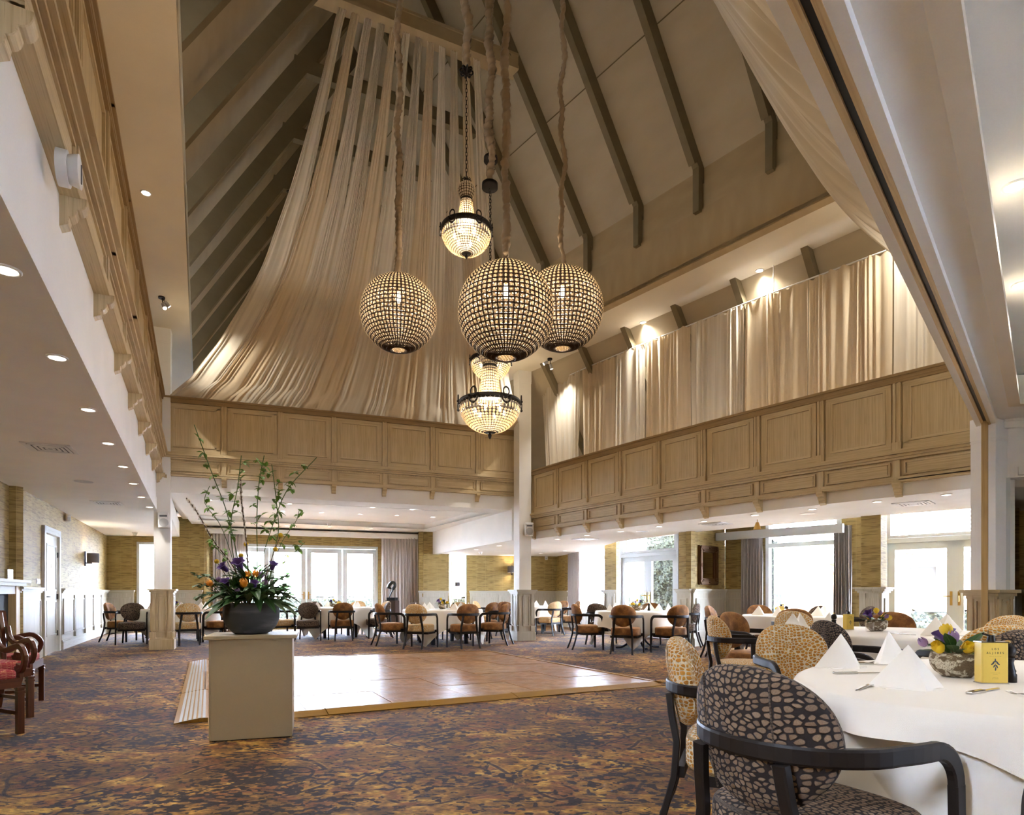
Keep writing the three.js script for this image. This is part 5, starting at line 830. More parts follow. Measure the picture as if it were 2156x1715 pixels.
// ================================================================ HANGING LAMPS
const SPH = (() => {
  const R = 0.425, nm = 56, np = 28, gs = [], t0 = 0.1, t1 = Math.PI - 0.22;
  for (let k = 0; k < nm / 2; k++) for (const s of [0, Math.PI]) { const a = k * Math.PI * 2 / nm + s; gs.push(new THREE.TorusGeometry(R, 0.006, 4, 40, t1 - t0).rotateZ(Math.PI / 2 - t1).rotateY(a)); }
  for (let j = 0; j <= np; j++) { const t = lerp(t0, t1, j / np); gs.push(new THREE.TorusGeometry(R * Math.sin(t), 0.006, 4, 72).rotateX(Math.PI / 2).translate(0, R * Math.cos(t), 0)); }
  const beads = []; for (let j = 0; j < np - 1; j++) { const t = lerp(t0, t1, (j + 0.5) / np); for (let k = 0; k < nm; k++) { const a = (k + 0.5) * Math.PI * 2 / nm, r = Math.min(0.0108, R * Math.sin(t) * Math.PI / nm * 0.52); if (r < 0.005) continue; beads.push([R * Math.sin(t) * Math.cos(a), R * Math.cos(t), R * Math.sin(t) * Math.sin(a), r]); } }
  return { R, cage: join(gs), beads };
})();
const beadGeo = new THREE.IcosahedronGeometry(1, 1);
function beadMesh(o, list, name = 'crystal_beads') { const m = new THREE.InstancedMesh(beadGeo, M.crystal, list.length), q = new THREE.Matrix4(); list.forEach(([x, y, z, r, sy = 1], i) => m.setMatrixAt(i, q.makeScale(r, r * sy, r).setPosition(x, y, z))); m.name = name; m.userData.kind = 'stuff'; m.castShadow = m.receiveShadow = true; o.add(m); return m; }
function cord(o, y0, y1, r, sd, name = 'fabric_cord') {   // ruched cloth sleeve
  const n = Math.round((y1 - y0) * 60);
  const g = surf(14, n, (u, v) => { const y = lerp(y0, y1, v), a = u * 6.283, k = y * 23 + sd, w = 0.016 * Math.sin(y * 5.1 + sd) + 0.014 * Math.sin(y * 11.3 + sd * 2), rr = r * (0.62 + 0.62 * vnoise(y * 13 + sd * 9, a * 0.9 + y * 4, 997, 991, 3) + 0.3 * Math.sin(k * 3 + 2 * Math.sin(a + k)) * Math.sin(k * 1.3 + a)); return [rr * Math.cos(a) + w, y, rr * Math.sin(a) + 0.012 * Math.cos(y * 6.3 + sd)]; }, (u, v) => [u * 0.3, v * (y1 - y0)]);
  return mesh(o, name, g, M.cord);
}
const bulbGeo = lathe([[0.001, -0.075], [0.018, -0.07], [0.03, -0.045], [0.032, -0.02], [0.022, 0.02], [0.014, 0.045], [0.001, 0.047]], 16);
function sphereLamp(label, x, y, d, s, cr, cd) {
  const o = thing('sphere_lamp', label, 'pendant lamp', [x, y, -d], cd, 'crystal sphere lamps');
  mesh(o, 'wire_cage', SPH.cage, M.bronze).scale.setScalar(s); beadMesh(o, SPH.beads.map(([a, b, c, r]) => [a * s, b * s, c * s, r * s])); const hole = []; for (let i = -2; i <= 2; i++) for (let k = -2; k <= 2; k++) if (Math.hypot(i, k) < 2.4) hole.push([i * 0.026 * s, -0.41 * s, k * 0.026 * s, 0.011 * s]); beadMesh(o, hole, 'bottom_beads');
  mesh(o, 'bottom_ring', new THREE.TorusGeometry(0.092 * s, 0.008, 6, 32).rotateX(Math.PI / 2).translate(0, -0.415 * s, 0), M.bronze);
  mesh(o, 'lamp_holder', join(cyl(0.022, 0.018, 0.09, 0, 0.21 * s + 0.09, 0), cyl(0.006, 0.006, 0.425 * s - 0.28 * s, 0, 0.35 * s + 0.02, 0)), M.bronze); mesh(o, 'bulb', bulbGeo, M.glow, [0, 0.2 * s, 0]);
  cord(o, 0.425 * s, 7.6 - y + 3, cr, cd); const l = new THREE.PointLight(WARM, 4.0 * LEVEL); l.position.set(0, 0.18 * s, 0); l.castShadow = true; l.shadow.radius = 1.5; o.add(l); return o;
}
sphereLamp('largest crystal sphere lamp, hanging in the middle in front of the basket chandelier', -0.056, 3.655, 5.6, 1.0, 0.036, 1.3);
sphereLamp('right crystal sphere lamp, half behind the largest one', 0.536, 4.13, 6.58, 1.0, 0.026, 2.9);
sphereLamp('left crystal sphere lamp, hanging alone before the drape', -1.3, 4.31, 7.08, 1.0, 0.036, 4.4);
function basketChandelier(label, x, yRing, d, R, top, upper) {
  const o = thing('basket_chandelier', label, 'chandelier', [x, yRing, -d], 0.26, 'crystal basket chandeliers'), n = 44;
  const basket = (t) => { const a = t * 1.42; return [R * (0.985 * Math.cos(a) + 0.03), -R * (0.12 * t + 0.86 * Math.sin(a))]; };
  const neck = (t) => [R * lerp(0.42, 0.22, Math.pow(t, 0.7)), R * lerp(0.02, 1.25, t)], ball = (t) => { const a = lerp(-1.1, 1.25, t); return [R * 0.29 * Math.cos(a) + 0.01, R * (1.62 + 0.36 * Math.sin(a))]; };
  const wires = (f, m, name, rows, wr, long) => { const gs = [], bd = [];
    for (let k = 0; k < m; k++) { const a = k / m * 6.283, c = Math.cos(a), s = Math.sin(a); gs.push(tube(Array.from({ length: 9 }, (_, i) => { const [r, y] = f(i / 8); return [r * c, y, r * s]; }), wr, 14, 4)); }
    for (let j = 0; j <= rows; j++) { const [r, y] = f(j / rows); if (!(long && (j === 1 || j === 2))) gs.push(new THREE.TorusGeometry(r, wr * 1.25, 4, 48).rotateX(Math.PI / 2).translate(0, y, 0)); }
    for (let j = 0; j < rows; j++) { if (long && j >= 1 && j <= 3) { if (j === 2) for (let k = 0; k < m; k++) { const [r, y] = f((j + 0.5) / rows), a = (k + 0.5) / m * 6.283; bd.push([r * Math.cos(a), y, r * Math.sin(a), R * 0.026, 3.6]); } continue; } for (let k = 0; k < m; k++) { const [r, y] = f((j + 0.5) / rows), a = (k + 0.5) / m * 6.283, br = Math.min(R * 0.042, r * 2.6 / m); bd.push([r * Math.cos(a), y, r * Math.sin(a), br]); } }
    mesh(o, name + '_wires', join(gs), M.bronze); beadMesh(o, bd, name + '_beads'); };
  wires(basket, n, 'basket', 15, 0.003, true); wires(neck, 22, 'neck', 13, 0.0028); wires(ball, 18, 'ball', 8, 0.0028);
  mesh(o, 'crown_ring', join(lathe([[R * 0.99, -0.03], [R * 1.05, -0.03], [R * 1.06, 0.0], [R * 1.04, 0.03], [R * 0.98, 0.03], [R * 0.97, 0]], 48), lathe([[R * 0.42, 0.0], [R * 0.99, -0.005], [R * 0.99, 0.008], [R * 0.42, 0.012]], 40)), M.blackmetal);
  for (let k = 0; k < 6; k++) { const a = k / 6 * 6.283 + 0.3; const w = mesh(o, 'wreath', join(new THREE.TorusGeometry(R * 0.12, R * 0.026, 6, 18).scale(0.9, 1.15, 1).translate(0, R * 0.14, 0), new THREE.TorusGeometry(R * 0.16, R * 0.03, 6, 18, Math.PI).rotateZ(Math.PI).scale(1, 1.1, 1).translate(0, -R * 0.04, 0), new THREE.SphereGeometry(R * 0.05, 8, 6).translate(0, -R * 0.22, 0), new THREE.SphereGeometry(R * 0.045, 8, 6).translate(R * 0.17, R * 0.03, 0), new THREE.SphereGeometry(R * 0.045, 8, 6).translate(-R * 0.17, R * 0.03, 0)), M.blackmetal); w.position.set(R * 1.06 * Math.sin(a), 0, R * 1.06 * Math.cos(a)); w.rotation.y = a; }
  mesh(o, 'finial', join(lathe([[0.001, -1.2 * R], [R * 0.05, -1.13 * R], [R * 0.065, -1.06 * R], [R * 0.03, -1.0 * R], [R * 0.05, -0.98 * R], [R * 0.2, -0.965 * R], [R * 0.2, -0.95 * R], [0.001, -0.95 * R]], 24)), M.blackmetal);
  mesh(o, 'neck_collar', lathe([[R * 0.2, 1.2 * R], [R * 0.26, 1.22 * R], [R * 0.24, 1.3 * R], [R * 0.16, 1.32 * R]], 24), M.blackmetal);
  mesh(o, 'crown', join(...Array.from({ length: 8 }, (_, k) => new THREE.TorusGeometry(R * 0.06, R * 0.018, 5, 12).translate(R * 0.13, R * 2.06, 0).rotateY(k * 0.785)), cyl(R * 0.06, R * 0.09, R * 0.16, 0, R * 2.05, 0)), M.blackmetal);
  const y0 = R * 2.16, y1 = top - yRing, links = []; for (let y = y0, k = 0; y < y1; y += 0.045, k++) links.push(new THREE.TorusGeometry(0.014, 0.0035, 4, 10).scale(0.75, 1.9, 1).rotateY((k % 2) * Math.PI / 2).translate(0, y, 0)); mesh(o, 'chain', join(links), M.blackmetal);
  if (upper === 'rose') { mesh(o, 'ceiling_rose', join(...Array.from({ length: 8 }, (_, k) => new THREE.TorusGeometry(0.03, 0.009, 5, 12).translate(0.045, y1, 0).rotateY(k * 0.785)), lathe([[0.001, y1 - 0.05], [0.035, y1 - 0.03], [0.04, y1 + 0.02], [0.001, y1 + 0.05]], 16)), M.blackmetal); cord(o, y1 + 0.03, 10.6 - yRing, 0.045, 3.3); }
  if (upper === 'disc') { mesh(o, 'ceiling_disc', join(lathe([[0.001, y1], [0.1, y1], [0.1, y1 + 0.06], [0.001, y1 + 0.06]], 28)), M.blackmetal); cord(o, y1 + 0.06, 10.6 - yRing, 0.045, 5.1); }
  for (let k = 0; k < 6; k++) { const a = k * 1.047; mesh(o, 'bulb', bulbGeo, M.glow, [R * 0.5 * Math.cos(a), -R * 0.25, R * 0.5 * Math.sin(a)]).scale.setScalar(0.6); }
  const l = new THREE.PointLight(WARM, 3.6 * LEVEL); l.position.set(0, -R * 0.3, 0); l.castShadow = true; l.shadow.radius = 4; o.add(l);
  const l2 = new THREE.PointLight(WARM, 0.6 * LEVEL); l2.position.set(0, R * 0.6, 0); l2.castShadow = true; o.add(l2); return o;
}
basketChandelier('upper basket chandelier with wreath crown, hanging high on a chain left of the largest sphere', -0.517, 5.22, 7.0, 0.275, 7.02, 'rose');
basketChandelier('lowest basket chandelier with wreath crown, below the largest sphere', -0.28, 3.5, 7.8, 0.375, 6.22, 'disc');
basketChandelier('basket chandelier mostly hidden behind the lowest one and the largest sphere', -0.31, 4.5, 9.0, 0.285, 7.4, 'disc');

// ================================================================ DOWNLIGHTS, VENTS, SMALL FITTINGS
const dlRing = lathe([[0.048, -0.004], [0.06, -0.012], [0.068, -0.006], [0.068, 0.01], [0.048, 0.01]], 24), dlDisc = cyl(0.048, 0.048, 0.008, 0, -0.005, 0, 20);
function downlight(label, x, h, d, cd, o2 = {}) {
  const o = thing('downlight', label, 'downlight', [x, h, -d], 0, 'recessed downlights'); mesh(o, 'trim_ring', dlRing, M.plastic); mesh(o, 'lamp_face', dlDisc, M.spotglow);
  const l = new THREE.SpotLight(o2.color ?? SOFTWARM, cd * LEVEL, 0, o2.angle ?? 1.05, 0.9); l.position.set(0, -0.02, 0); l.target.position.set(...(o2.aim ?? [0, -1, 0])); l.castShadow = true; l.shadow.radius = 2; o.add(l); o.add(l.target); return o;
}
const ord = ['first', 'second', 'third', 'fourth', 'fifth', 'sixth', 'seventh', 'eighth', 'ninth', 'tenth', 'eleventh', 'twelfth', 'thirteenth', 'fourteenth', 'fifteenth'];
[[-2.59, 3.16], [-3.19, 4.33], [-3.81, 5.55], [-4.44, 6.79], [-5.05, 8.02], [-5.68, 9.26], [-6.32, 10.53], [-6.9, 11.75]].forEach(([x, d], i) => downlight('recessed downlight under the left gallery, ' + ord[i] + ' counted from the camera', x, CEIL_LEFT, d, LAMP.low));
[[0.97, 14.67], [1.56, 13.73], [2.16, 12.9], [2.74, 11.92], [3.35, 11.07], [3.93, 10.21], [4.54, 9.48], [5.09, 8.71], [5.64, 8.09]].forEach(([x, d], i) => downlight('recessed downlight along the right gallery fascia, ' + ord[i] + ' from the right column', x + 0.12, CEIL_RIGHT, d + 0.1, LAMP.low));
[[-1.05, 18.26], [-0.35, 16.82], [0.94, 19.95], [1.62, 18.86]].forEach(([x, d], i) => downlight('recessed downlight in the low ceiling behind the right column, ' + ord[i] + ' from the left', x, CEIL_RIGHT, d, LAMP.low));
[[-7.0, 14.3], [-7.6, 15.5], [-5.36, 14.9], [-6.0, 16.17], [-4.42, 15.15], [-3.5, 15.51], [-5.08, 16.47], [-4.13, 16.78], [-2.57, 15.88], [-3.19, 17.11], [-1.62, 16.17], [-2.24, 17.45]].forEach(([x, d], i) => downlight('downlight in the raised tray behind the back gallery, ' + ord[i] + ' of twelve from the left', x, CEIL_BACK + 0.14, d, LAMP.back));
[[-6.7, 18.35], [-5.55, 18.75], [-4.4, 19.2]].forEach(([x, d], i) => downlight('recessed downlight in the border before the garden doors, ' + ord[i] + ' from the left', x, CEIL_BACK, d, LAMP.back));
[[-4.82, 8.13], [-3.35, 5.2], [-2.3, 2.9]].forEach(([x, d], i) => downlight('downlight in the left soffit, ' + ord[i] + ' in front of the spot fixture', x, SOFFIT, d, LAMP.hall, { angle: 1.2 }));
[[3.69, 9.78], [2.2, 11.71]].forEach(([x, d], i) => downlight('downlight in the right soffit, ' + ['nearer', 'farther'][i] + ' of the two', x + 0.35, SOFFIT, d + 0.3, LAMP.hall, { color: SOFTWARM, angle: 1.2 }));
downlight('downlight in the right soffit hidden above the swagged drape', 5.3, SOFFIT, 8.1, LAMP.hall, { color: SOFTWARM, angle: 1.2 });
[[2.96, 3.63], [3.95, 4.785], [5.2, 5.9], [4.4, 2.6], [3.0, 1.3], [1.0, -0.8], [6.2, 4.2]].forEach(([x, d], i) => downlight('recessed downlight in the near room ceiling, ' + ord[i] + ' from the track', x, i < 2 ? 3.5 : 3.5, d, LAMP.near));
function spotFixture(label, x, d, dirs) { const o = thing('spot_fixture', label, 'spotlight', [x, SOFFIT, -d]); mesh(o, 'base', cyl(0.055, 0.055, 0.03, 0, -0.015, 0), M.blackmetal);
  dirs.forEach(([ax, ay, az, cd = 34], i) => { const p = V(ax * 0.1, -0.1 - 0.08 * i, az * 0.1), dir = V(ax, ay, az).normalize(), m = mesh(o, 'spot_head', join(cyl(0.035, 0.03, 0.1, 0, 0, 0, 16)), M.grille); m.position.copy(p); m.quaternion.setFromUnitVectors(V(0, -1, 0), dir); const f = mesh(o, 'lamp_face', cyl(0.03, 0.03, 0.006, 0, 0, 0, 16), M.spotglow); f.position.copy(p.clone().addScaledVector(dir, 0.054)); f.quaternion.copy(m.quaternion); mesh(o, 'arm', tube([[0, -0.02, 0], p.toArray()], 0.009, 4), M.blackmetal);
    const l = new THREE.SpotLight(SOFTWARM, cd * LEVEL, 0, 0.75, 0.8); l.position.copy(p.clone().addScaledVector(dir, 0.075)); l.target.position.copy(p.clone().addScaledVector(dir, 2)); l.castShadow = true; l.shadow.radius = 1.5; o.add(l); o.add(l.target); }); return o; }
spotFixture('twin metal spotlight on the left soffit', -6.23, 10.98, [[0.62, -0.8, -0.6, 30], [0.6, -1.1, 0.35]]);
spotFixture('twin metal spotlight on the right soffit above the column', 0.85, 13.85, [[-0.95, -0.6, 0.05, 44], [0.25, -0.9, -0.12, 14]]);
function vent(label, x, h, d, s = 0.42, turn = TURN) { const o = thing('ceiling_vent', label, 'vent', [x, h, -d], turn, 'ceiling vents'); mesh(o, 'frame', join(bx(s, 0.012, 0.04, 0, -0.006, s / 2 - 0.02), bx(s, 0.012, 0.04, 0, -0.006, -s / 2 + 0.02), bx(0.04, 0.012, s, s / 2 - 0.02, -0.006, 0), bx(0.04, 0.012, s, -s / 2 + 0.02, -0.006, 0)), M.plastic); mesh(o, 'backing', bx(s - 0.06, 0.004, s - 0.06, 0, -0.003, 0), M.dim);
  for (let k = 0; k < 4; k++) { const q = s / 2 - 0.06 - k * 0.045; if (q > 0.01) mesh(o, 'louvre', join(...[0, 1, 2, 3].map((r) => bx(q * 2, 0.004, 0.028, 0, 0, q).rotateX(0).translate(0, -0.014, 0).rotateY(r * Math.PI / 2))), M.plastic); } return o; }
vent('near square vent under the left gallery', -5.24, CEIL_LEFT, 7.01, 0.46); vent('far square vent under the left gallery', -7.37, CEIL_LEFT, 11.24, 0.46);
vent('left vent in the raised tray behind the back gallery', -6.6, CEIL_BACK + 0.14, 14.4); vent('middle vent in the raised tray behind the back gallery', -4.0, CEIL_BACK + 0.14, 14.75); vent('right vent in the raised tray behind the back gallery', -2.05, CEIL_BACK + 0.14, 15.95);
vent('vent in the right ceiling nearest the column', 1.75, CEIL_RIGHT, 14.79, 0.46, 0.6); vent('middle vent in the right ceiling before the bay window', 3.82, CEIL_RIGHT, 11.59, 0.46, 0.75); vent('right vent in the right ceiling near the french doors', 5.85, CEIL_RIGHT, 9.0, 0.46, 0.8);
for (const [x, h, d, l] of [[-6.32, CEIL_LEFT, 9.11, 'under the left gallery'], [2.75, CEIL_RIGHT, 13.0, 'in the right ceiling between the vents'], [4.86, CEIL_RIGHT, 10.15, 'in the right ceiling before the bay window']]) { const o = thing('ceiling_speaker', 'flat round ceiling speaker ' + l, 'speaker', [x, h, -d]); mesh(o, 'rim', lathe([[0.115, 0], [0.13, -0.006], [0.132, 0]], 32), M.plastic); mesh(o, 'grille', cyl(0.118, 0.118, 0.01, 0, -0.001, 0, 32), M.grille); }
function boxSpeaker(label, x, h, d, turn) { const o = thing('loudspeaker', label, 'speaker', [x, h, -d], turn, 'wall speakers'); mesh(o, 'cabinet', new RoundedBoxGeometry(0.2, 0.31, 0.2, 3, 0.03), M.plastic); mesh(o, 'grille', join(cyl(0.082, 0.082, 0.012, 0, 0, 0, 28).rotateX(Math.PI / 2).translate(0, -0.045, 0.1)), M.grille); mesh(o, 'horn', bx(0.13, 0.035, 0.01, 0, 0.085, 0.098), M.dim); mesh(o, 'mount', bx(0.06, 0.1, 0.14, 0, 0.03, -0.14), M.plastic); o.rotation.x = 0.12; return o; }
boxSpeaker('white loudspeaker on the left column', -6.85, 2.55, 12.14, 0.5); boxSpeaker('white loudspeaker on the right column', 0.4, 2.62, 14.5, 0.1);
function sconce(label, x, h, d, turn) { const o = thing('wall_sconce', label, 'wall lamp', [x, h, -d], turn, 'wall sconces'); mesh(o, 'back_plate', bx(0.05, 0.34, 0.03, 0, -0.02, 0.015, 1), M.blackmetal); mesh(o, 'arm', bx(0.03, 0.03, 0.14, 0, -0.12, 0.08), M.blackmetal); mesh(o, 'shade', lathe([[0.118, -0.11], [0.122, -0.11], [0.122, 0.11], [0.118, 0.11], [0.118, -0.11]], 32).translate(0, 0, 0.17), M.shade); mesh(o, 'bulb', bulbGeo, M.glow, [0, 0.02, 0.17]).scale.setScalar(0.7); const l = new THREE.PointLight(WARM, 1.6 * LEVEL); l.position.set(0, 0, 0.17); l.castShadow = true; l.shadow.radius = 2; o.add(l); return o; }
sconce('drum-shade wall lamp on the left wall past the door', leftWallX(14.5) + 0.01, 1.95, 14.5, TURN + Math.PI / 2 - 0.9 + 0.02 + 0.9 - 0.02 - 0.0); sconce('drum-shade wall lamp beside the right column', 0.0, 1.94, 21.32, -0.2);
function onWall(name, label, cat, a, b, s, h, g, m, extra) { const o = thing(name, label, cat); frame(o, a, b, h); o.translateX(s); mesh(o, 'plate', g, m); extra?.(o); return o; }
onWall('light_switch', 'triple white light switch left of the door', 'switch', lw(9.5), lw(11), 1.3, 1.32, bx(0.22, 0.085, 0.012, 0, 0, 0.006), M.plastic, (o) => { for (const x of [-0.07, 0, 0.07]) mesh(o, 'rocker', bx(0.05, 0.05, 0.008, x, 0, 0.015), M.plastic); });
onWall('power_socket', 'double white power socket low on the panelling below the mirror', 'socket', [3.76, 12.96], [4.82, 13.97], 1.22, 0.18, bx(0.15, 0.08, 0.012, 0, 0, 0.075), M.plastic, (o) => { for (const x of [-0.036, 0.036]) mesh(o, 'outlet', cyl(0.022, 0.022, 0.006, 0, 0, 0, 16).rotateX(Math.PI / 2).translate(x, 0, 0.082), M.dim); });
for (const [x, h, d, l, t] of [[leftWallX(12.6) + 0.06, 2.66, 12.6, 'high on the left wall above the door', 1.0], [1.2, 2.36, 21.6, 'in the far right corner', 0]]) { const o = thing('security_sensor', 'small white sensor ' + l, 'sensor', [x, h, -d], t); mesh(o, 'body', new RoundedBoxGeometry(0.1, 0.14, 0.09, 2, 0.02), M.plastic); mesh(o, 'lens', bx(0.06, 0.05, 0.01, 0, -0.02, 0.045), M.grille); }
for (const [x, h, d, l] of [[-10.2, CEIL_LEFT, 16.7, 'under the left gallery near the far wall'], [-0.98, CEIL_RIGHT, 19.4, 'in the low ceiling behind the right column'], [-5.3, CEIL_BACK, 17.9, 'on the ceiling border before the garden doors']]) { const o = thing('smoke_detector', 'round white smoke detector ' + l, 'smoke detector', [x, h, -d]); mesh(o, 'base', cyl(0.07, 0.07, 0.02, 0, -0.01, 0, 24), M.plastic); mesh(o, 'head', cyl(0.04, 0.055, 0.05, 0, -0.045, 0, 24), M.plastic); }
{ const o = thing('alarm_siren', 'round white alarm siren on the left gallery fascia', 'alarm'); frame(o, [-2.64, 3.4], [-7.1, 12.34], 3.3); o.position.set(-2.42, 3.37, -3.28); mesh(o, 'base', cyl(0.09, 0.09, 0.05, 0, 0, 0, 28).rotateX(Math.PI / 2).translate(0, 0, 0.03), M.plastic); mesh(o, 'cover', cyl(0.07, 0.085, 0.05, 0, 0, 0, 28).rotateX(Math.PI / 2).translate(0, 0, 0.08), M.plastic); mesh(o, 'slot', bx(0.012, 0.1, 0.05, 0.02, 0, 0.085), M.dim); }
{ const o = thing('brass_pendant', 'small brass cone pendant below the right ceiling', 'pendant lamp', [4.35, 2.3, -10.95]); mesh(o, 'shade', lathe([[0.022, 0.07], [0.025, 0.07], [0.065, -0.05], [0.062, -0.05], [0.022, 0.07]], 24), M.brass); mesh(o, 'stem', cyl(0.006, 0.006, 0.06, 0, 0.1, 0, 8), M.brass); }
// gilt mirror
onWall('wall_mirror', 'carved gilt frame mirror on the grass paper wall', 'mirror', [3.76, 12.96], [4.82, 13.97], 0.66, 1.72, bx(0.5, 0.56, 0.01, 0, 0, 0.015), std({ color: sRGB(180, 175, 165), metalness: 1, roughness: 0.06 }), (o) => {
  const gilt = std({ color: sRGB(92, 62, 32), roughness: 0.45, metalness: 0.45 }); const prof = [[0.0, 0.02], [0.03, 0.035], [0.06, 0.03], [0.09, 0.055], [0.125, 0.06], [0.14, 0.04]];
  for (let r = 0; r < 4; r++) { const L = (r % 2 ? 0.56 : 0.5) + 0.28, off = (r % 2 ? 0.25 : 0.28); mesh(o, 'frame_bar', join(bx(L - 0.2, 0.03, 0.03, 0, off + 0.015, 0.02), bx(L - 0.12, 0.05, 0.05, 0, off + 0.05, 0.03), bx(L - 0.04, 0.05, 0.07, 0, off + 0.095, 0.038), bx(L, 0.025, 0.045, 0, off + 0.128, 0.025)).rotateZ(r * Math.PI / 2), r % 2 ? gilt : gilt); }
  for (const sx of [-1, 1]) for (const sy of [-1, 1]) mesh(o, 'corner_ornament', join(...[0, 1, 2, 3, 4].map((k) => new THREE.TorusGeometry(0.022 + 0.006 * (k % 2), 0.01, 5, 12).translate(sx * (0.31 + 0.045 * Math.cos(k * 1.26)), sy * (0.34 + 0.045 * Math.sin(k * 1.26)), 0.065)), new THREE.SphereGeometry(0.03, 10, 8).translate(sx * 0.31, sy * 0.34, 0.06)), gilt);
  for (const sy of [-1, 1]) mesh(o, 'centre_ornament', new THREE.SphereGeometry(0.035, 10, 8).scale(1.6, 0.7, 0.8).translate(0, sy * 0.37, 0.06), gilt); for (const sx of [-1, 1]) mesh(o, 'centre_ornament', new THREE.SphereGeometry(0.035, 10, 8).scale(0.7, 1.6, 0.8).translate(sx * 0.34, 0, 0.06), gilt);
});
// bronze sculpture on its plinth
{ const p = [-3.72, 19.2], o = thing('sculpture_plinth', 'dark brown plinth under the bronze sculpture', 'plinth', [p[0], 0, -p[1]], -0.2); mesh(o, 'body', bx(0.33, 0.9, 0.33, 0, 0.45, 0, 1), std({ color: sRGB(70, 50, 42), roughness: 0.5 })); mesh(o, 'block', bx(0.26, 0.09, 0.26, 0, 0.945, 0), M.slate);
  const s = thing('bronze_sculpture', 'dark bronze sculpture of a bent figure on a slender stem', 'sculpture', [p[0], 0.99, -p[1]], -0.2), bz = std({ color: sRGB(56, 58, 56), metalness: 0.6, roughness: 0.35 });
  mesh(s, 'stem', tube([[-0.1, 0, 0], [-0.07, 0.07, 0], [-0.03, 0.15, 0.01], [0.01, 0.22, 0.01], [0.03, 0.3, 0]], 0.022, 20, 8), bz); mesh(s, 'figure', join(tube([[0.03, 0.28, 0], [0.08, 0.36, 0.01], [0.06, 0.45, 0.01], [-0.02, 0.46, 0.01], [-0.09, 0.4, 0], [-0.13, 0.33, 0]], 0.055, 28, 10), new THREE.SphereGeometry(0.05, 14, 10).scale(1.5, 0.7, 0.9).rotateZ(-0.5).translate(-0.1, 0.31, 0), new THREE.SphereGeometry(0.055, 12, 8).translate(-0.13, 0.33, 0), new THREE.SphereGeometry(0.056, 12, 8).translate(0.03, 0.28, 0)), bz); }
// radiators
function radiator(label, a, b, h = 0.34) { const o = thing('radiator', label, 'radiator', [0, 0, 0], 0, 'low radiators'), L = len(a, b); frame(o, a, b, 0.08); const n = Math.round(L / 0.07); for (let k = 0; k < n; k++) mesh(o, 'fin', cached('fin' + h, () => join(bx(0.045, h, 0.03, 0, h / 2, 0.04, 1), bx(0.045, h, 0.03, 0, h / 2, -0.04, 1), bx(0.05, 0.04, 0.11, 0, h - 0.02, 0), bx(0.05, 0.04, 0.11, 0, 0.02, 0))), M.plastic, [(k + 0.5) * L / n, 0, 0]); for (const x of [0.15, L - 0.15]) mesh(o, 'foot', bx(0.03, 0.1, 0.08, x, -0.04, 0), M.plastic); return o; }
radiator('low white radiator by the right garden door curtain', [-5.2, 19.75], [-4.3, 20.05]); radiator('low white radiator under the large far window', [2.08, 19.6], [2.75, 17.8]); radiator('low white radiator by the left garden door curtain', [-8.7, 18.5], [-7.6, 18.9]);
{ const o = thing('floor_lamp', 'floor lamp with small brown shade seen at the narrow far window', 'floor lamp', [-1.82, 0, -20.6]); mesh(o, 'base', cyl(0.13, 0.13, 0.02, 0, 0.01, 0, 24), M.blackmetal); mesh(o, 'pole', cyl(0.009, 0.009, 1.35, 0, 0.69, 0, 8), M.chrome); mesh(o, 'shade', lathe([[0.085, 1.36], [0.088, 1.36], [0.088, 1.5], [0.085, 1.5], [0.085, 1.36]], 24), M.shade); }
// fireplace surround at the left edge
{ const o = thing('fireplace_surround', 'cream fireplace surround with grey slate panel at the left edge', 'fireplace'); const a = [leftWallX(7.6) - 0.1, 7.6], b = [leftWallX(9.45) - 0.1, 9.45], L = len(a, b); frame(o, a, b); mesh(o, 'mantel_shelf', join(bx(L + 0.1, 0.04, 0.3, L / 2, 1.29, 0.12), bx(L, 0.05, 0.24, L / 2, 1.245, 0.1)), M.plinth); mesh(o, 'pilaster', bx(0.2, 1.22, 0.16, L - 0.1, 0.61, 0.06, 1), M.pine); mesh(o, 'pilaster', bx(0.2, 1.22, 0.16, 0.1, 0.61, 0.06, 1), M.pine); mesh(o, 'frieze', bx(L, 0.12, 0.14, L / 2, 1.16, 0.06), M.plinth); mesh(o, 'slate_panel', bx(L - 0.4, 1.1, 0.04, L / 2, 0.55, 0.02, 1), M.slate);
  const c = thing('candle_holder', 'pair of silver candle cylinders on the mantel shelf', 'candle holder'); frame(c, a, b, 1.31); c.translateX(L - 0.5); c.translateZ(0.12); for (const x of [-0.06, 0.06]) mesh(c, 'cylinder', cyl(0.035, 0.035, 0.15, x, 0.075, 0, 20), M.chrome); }
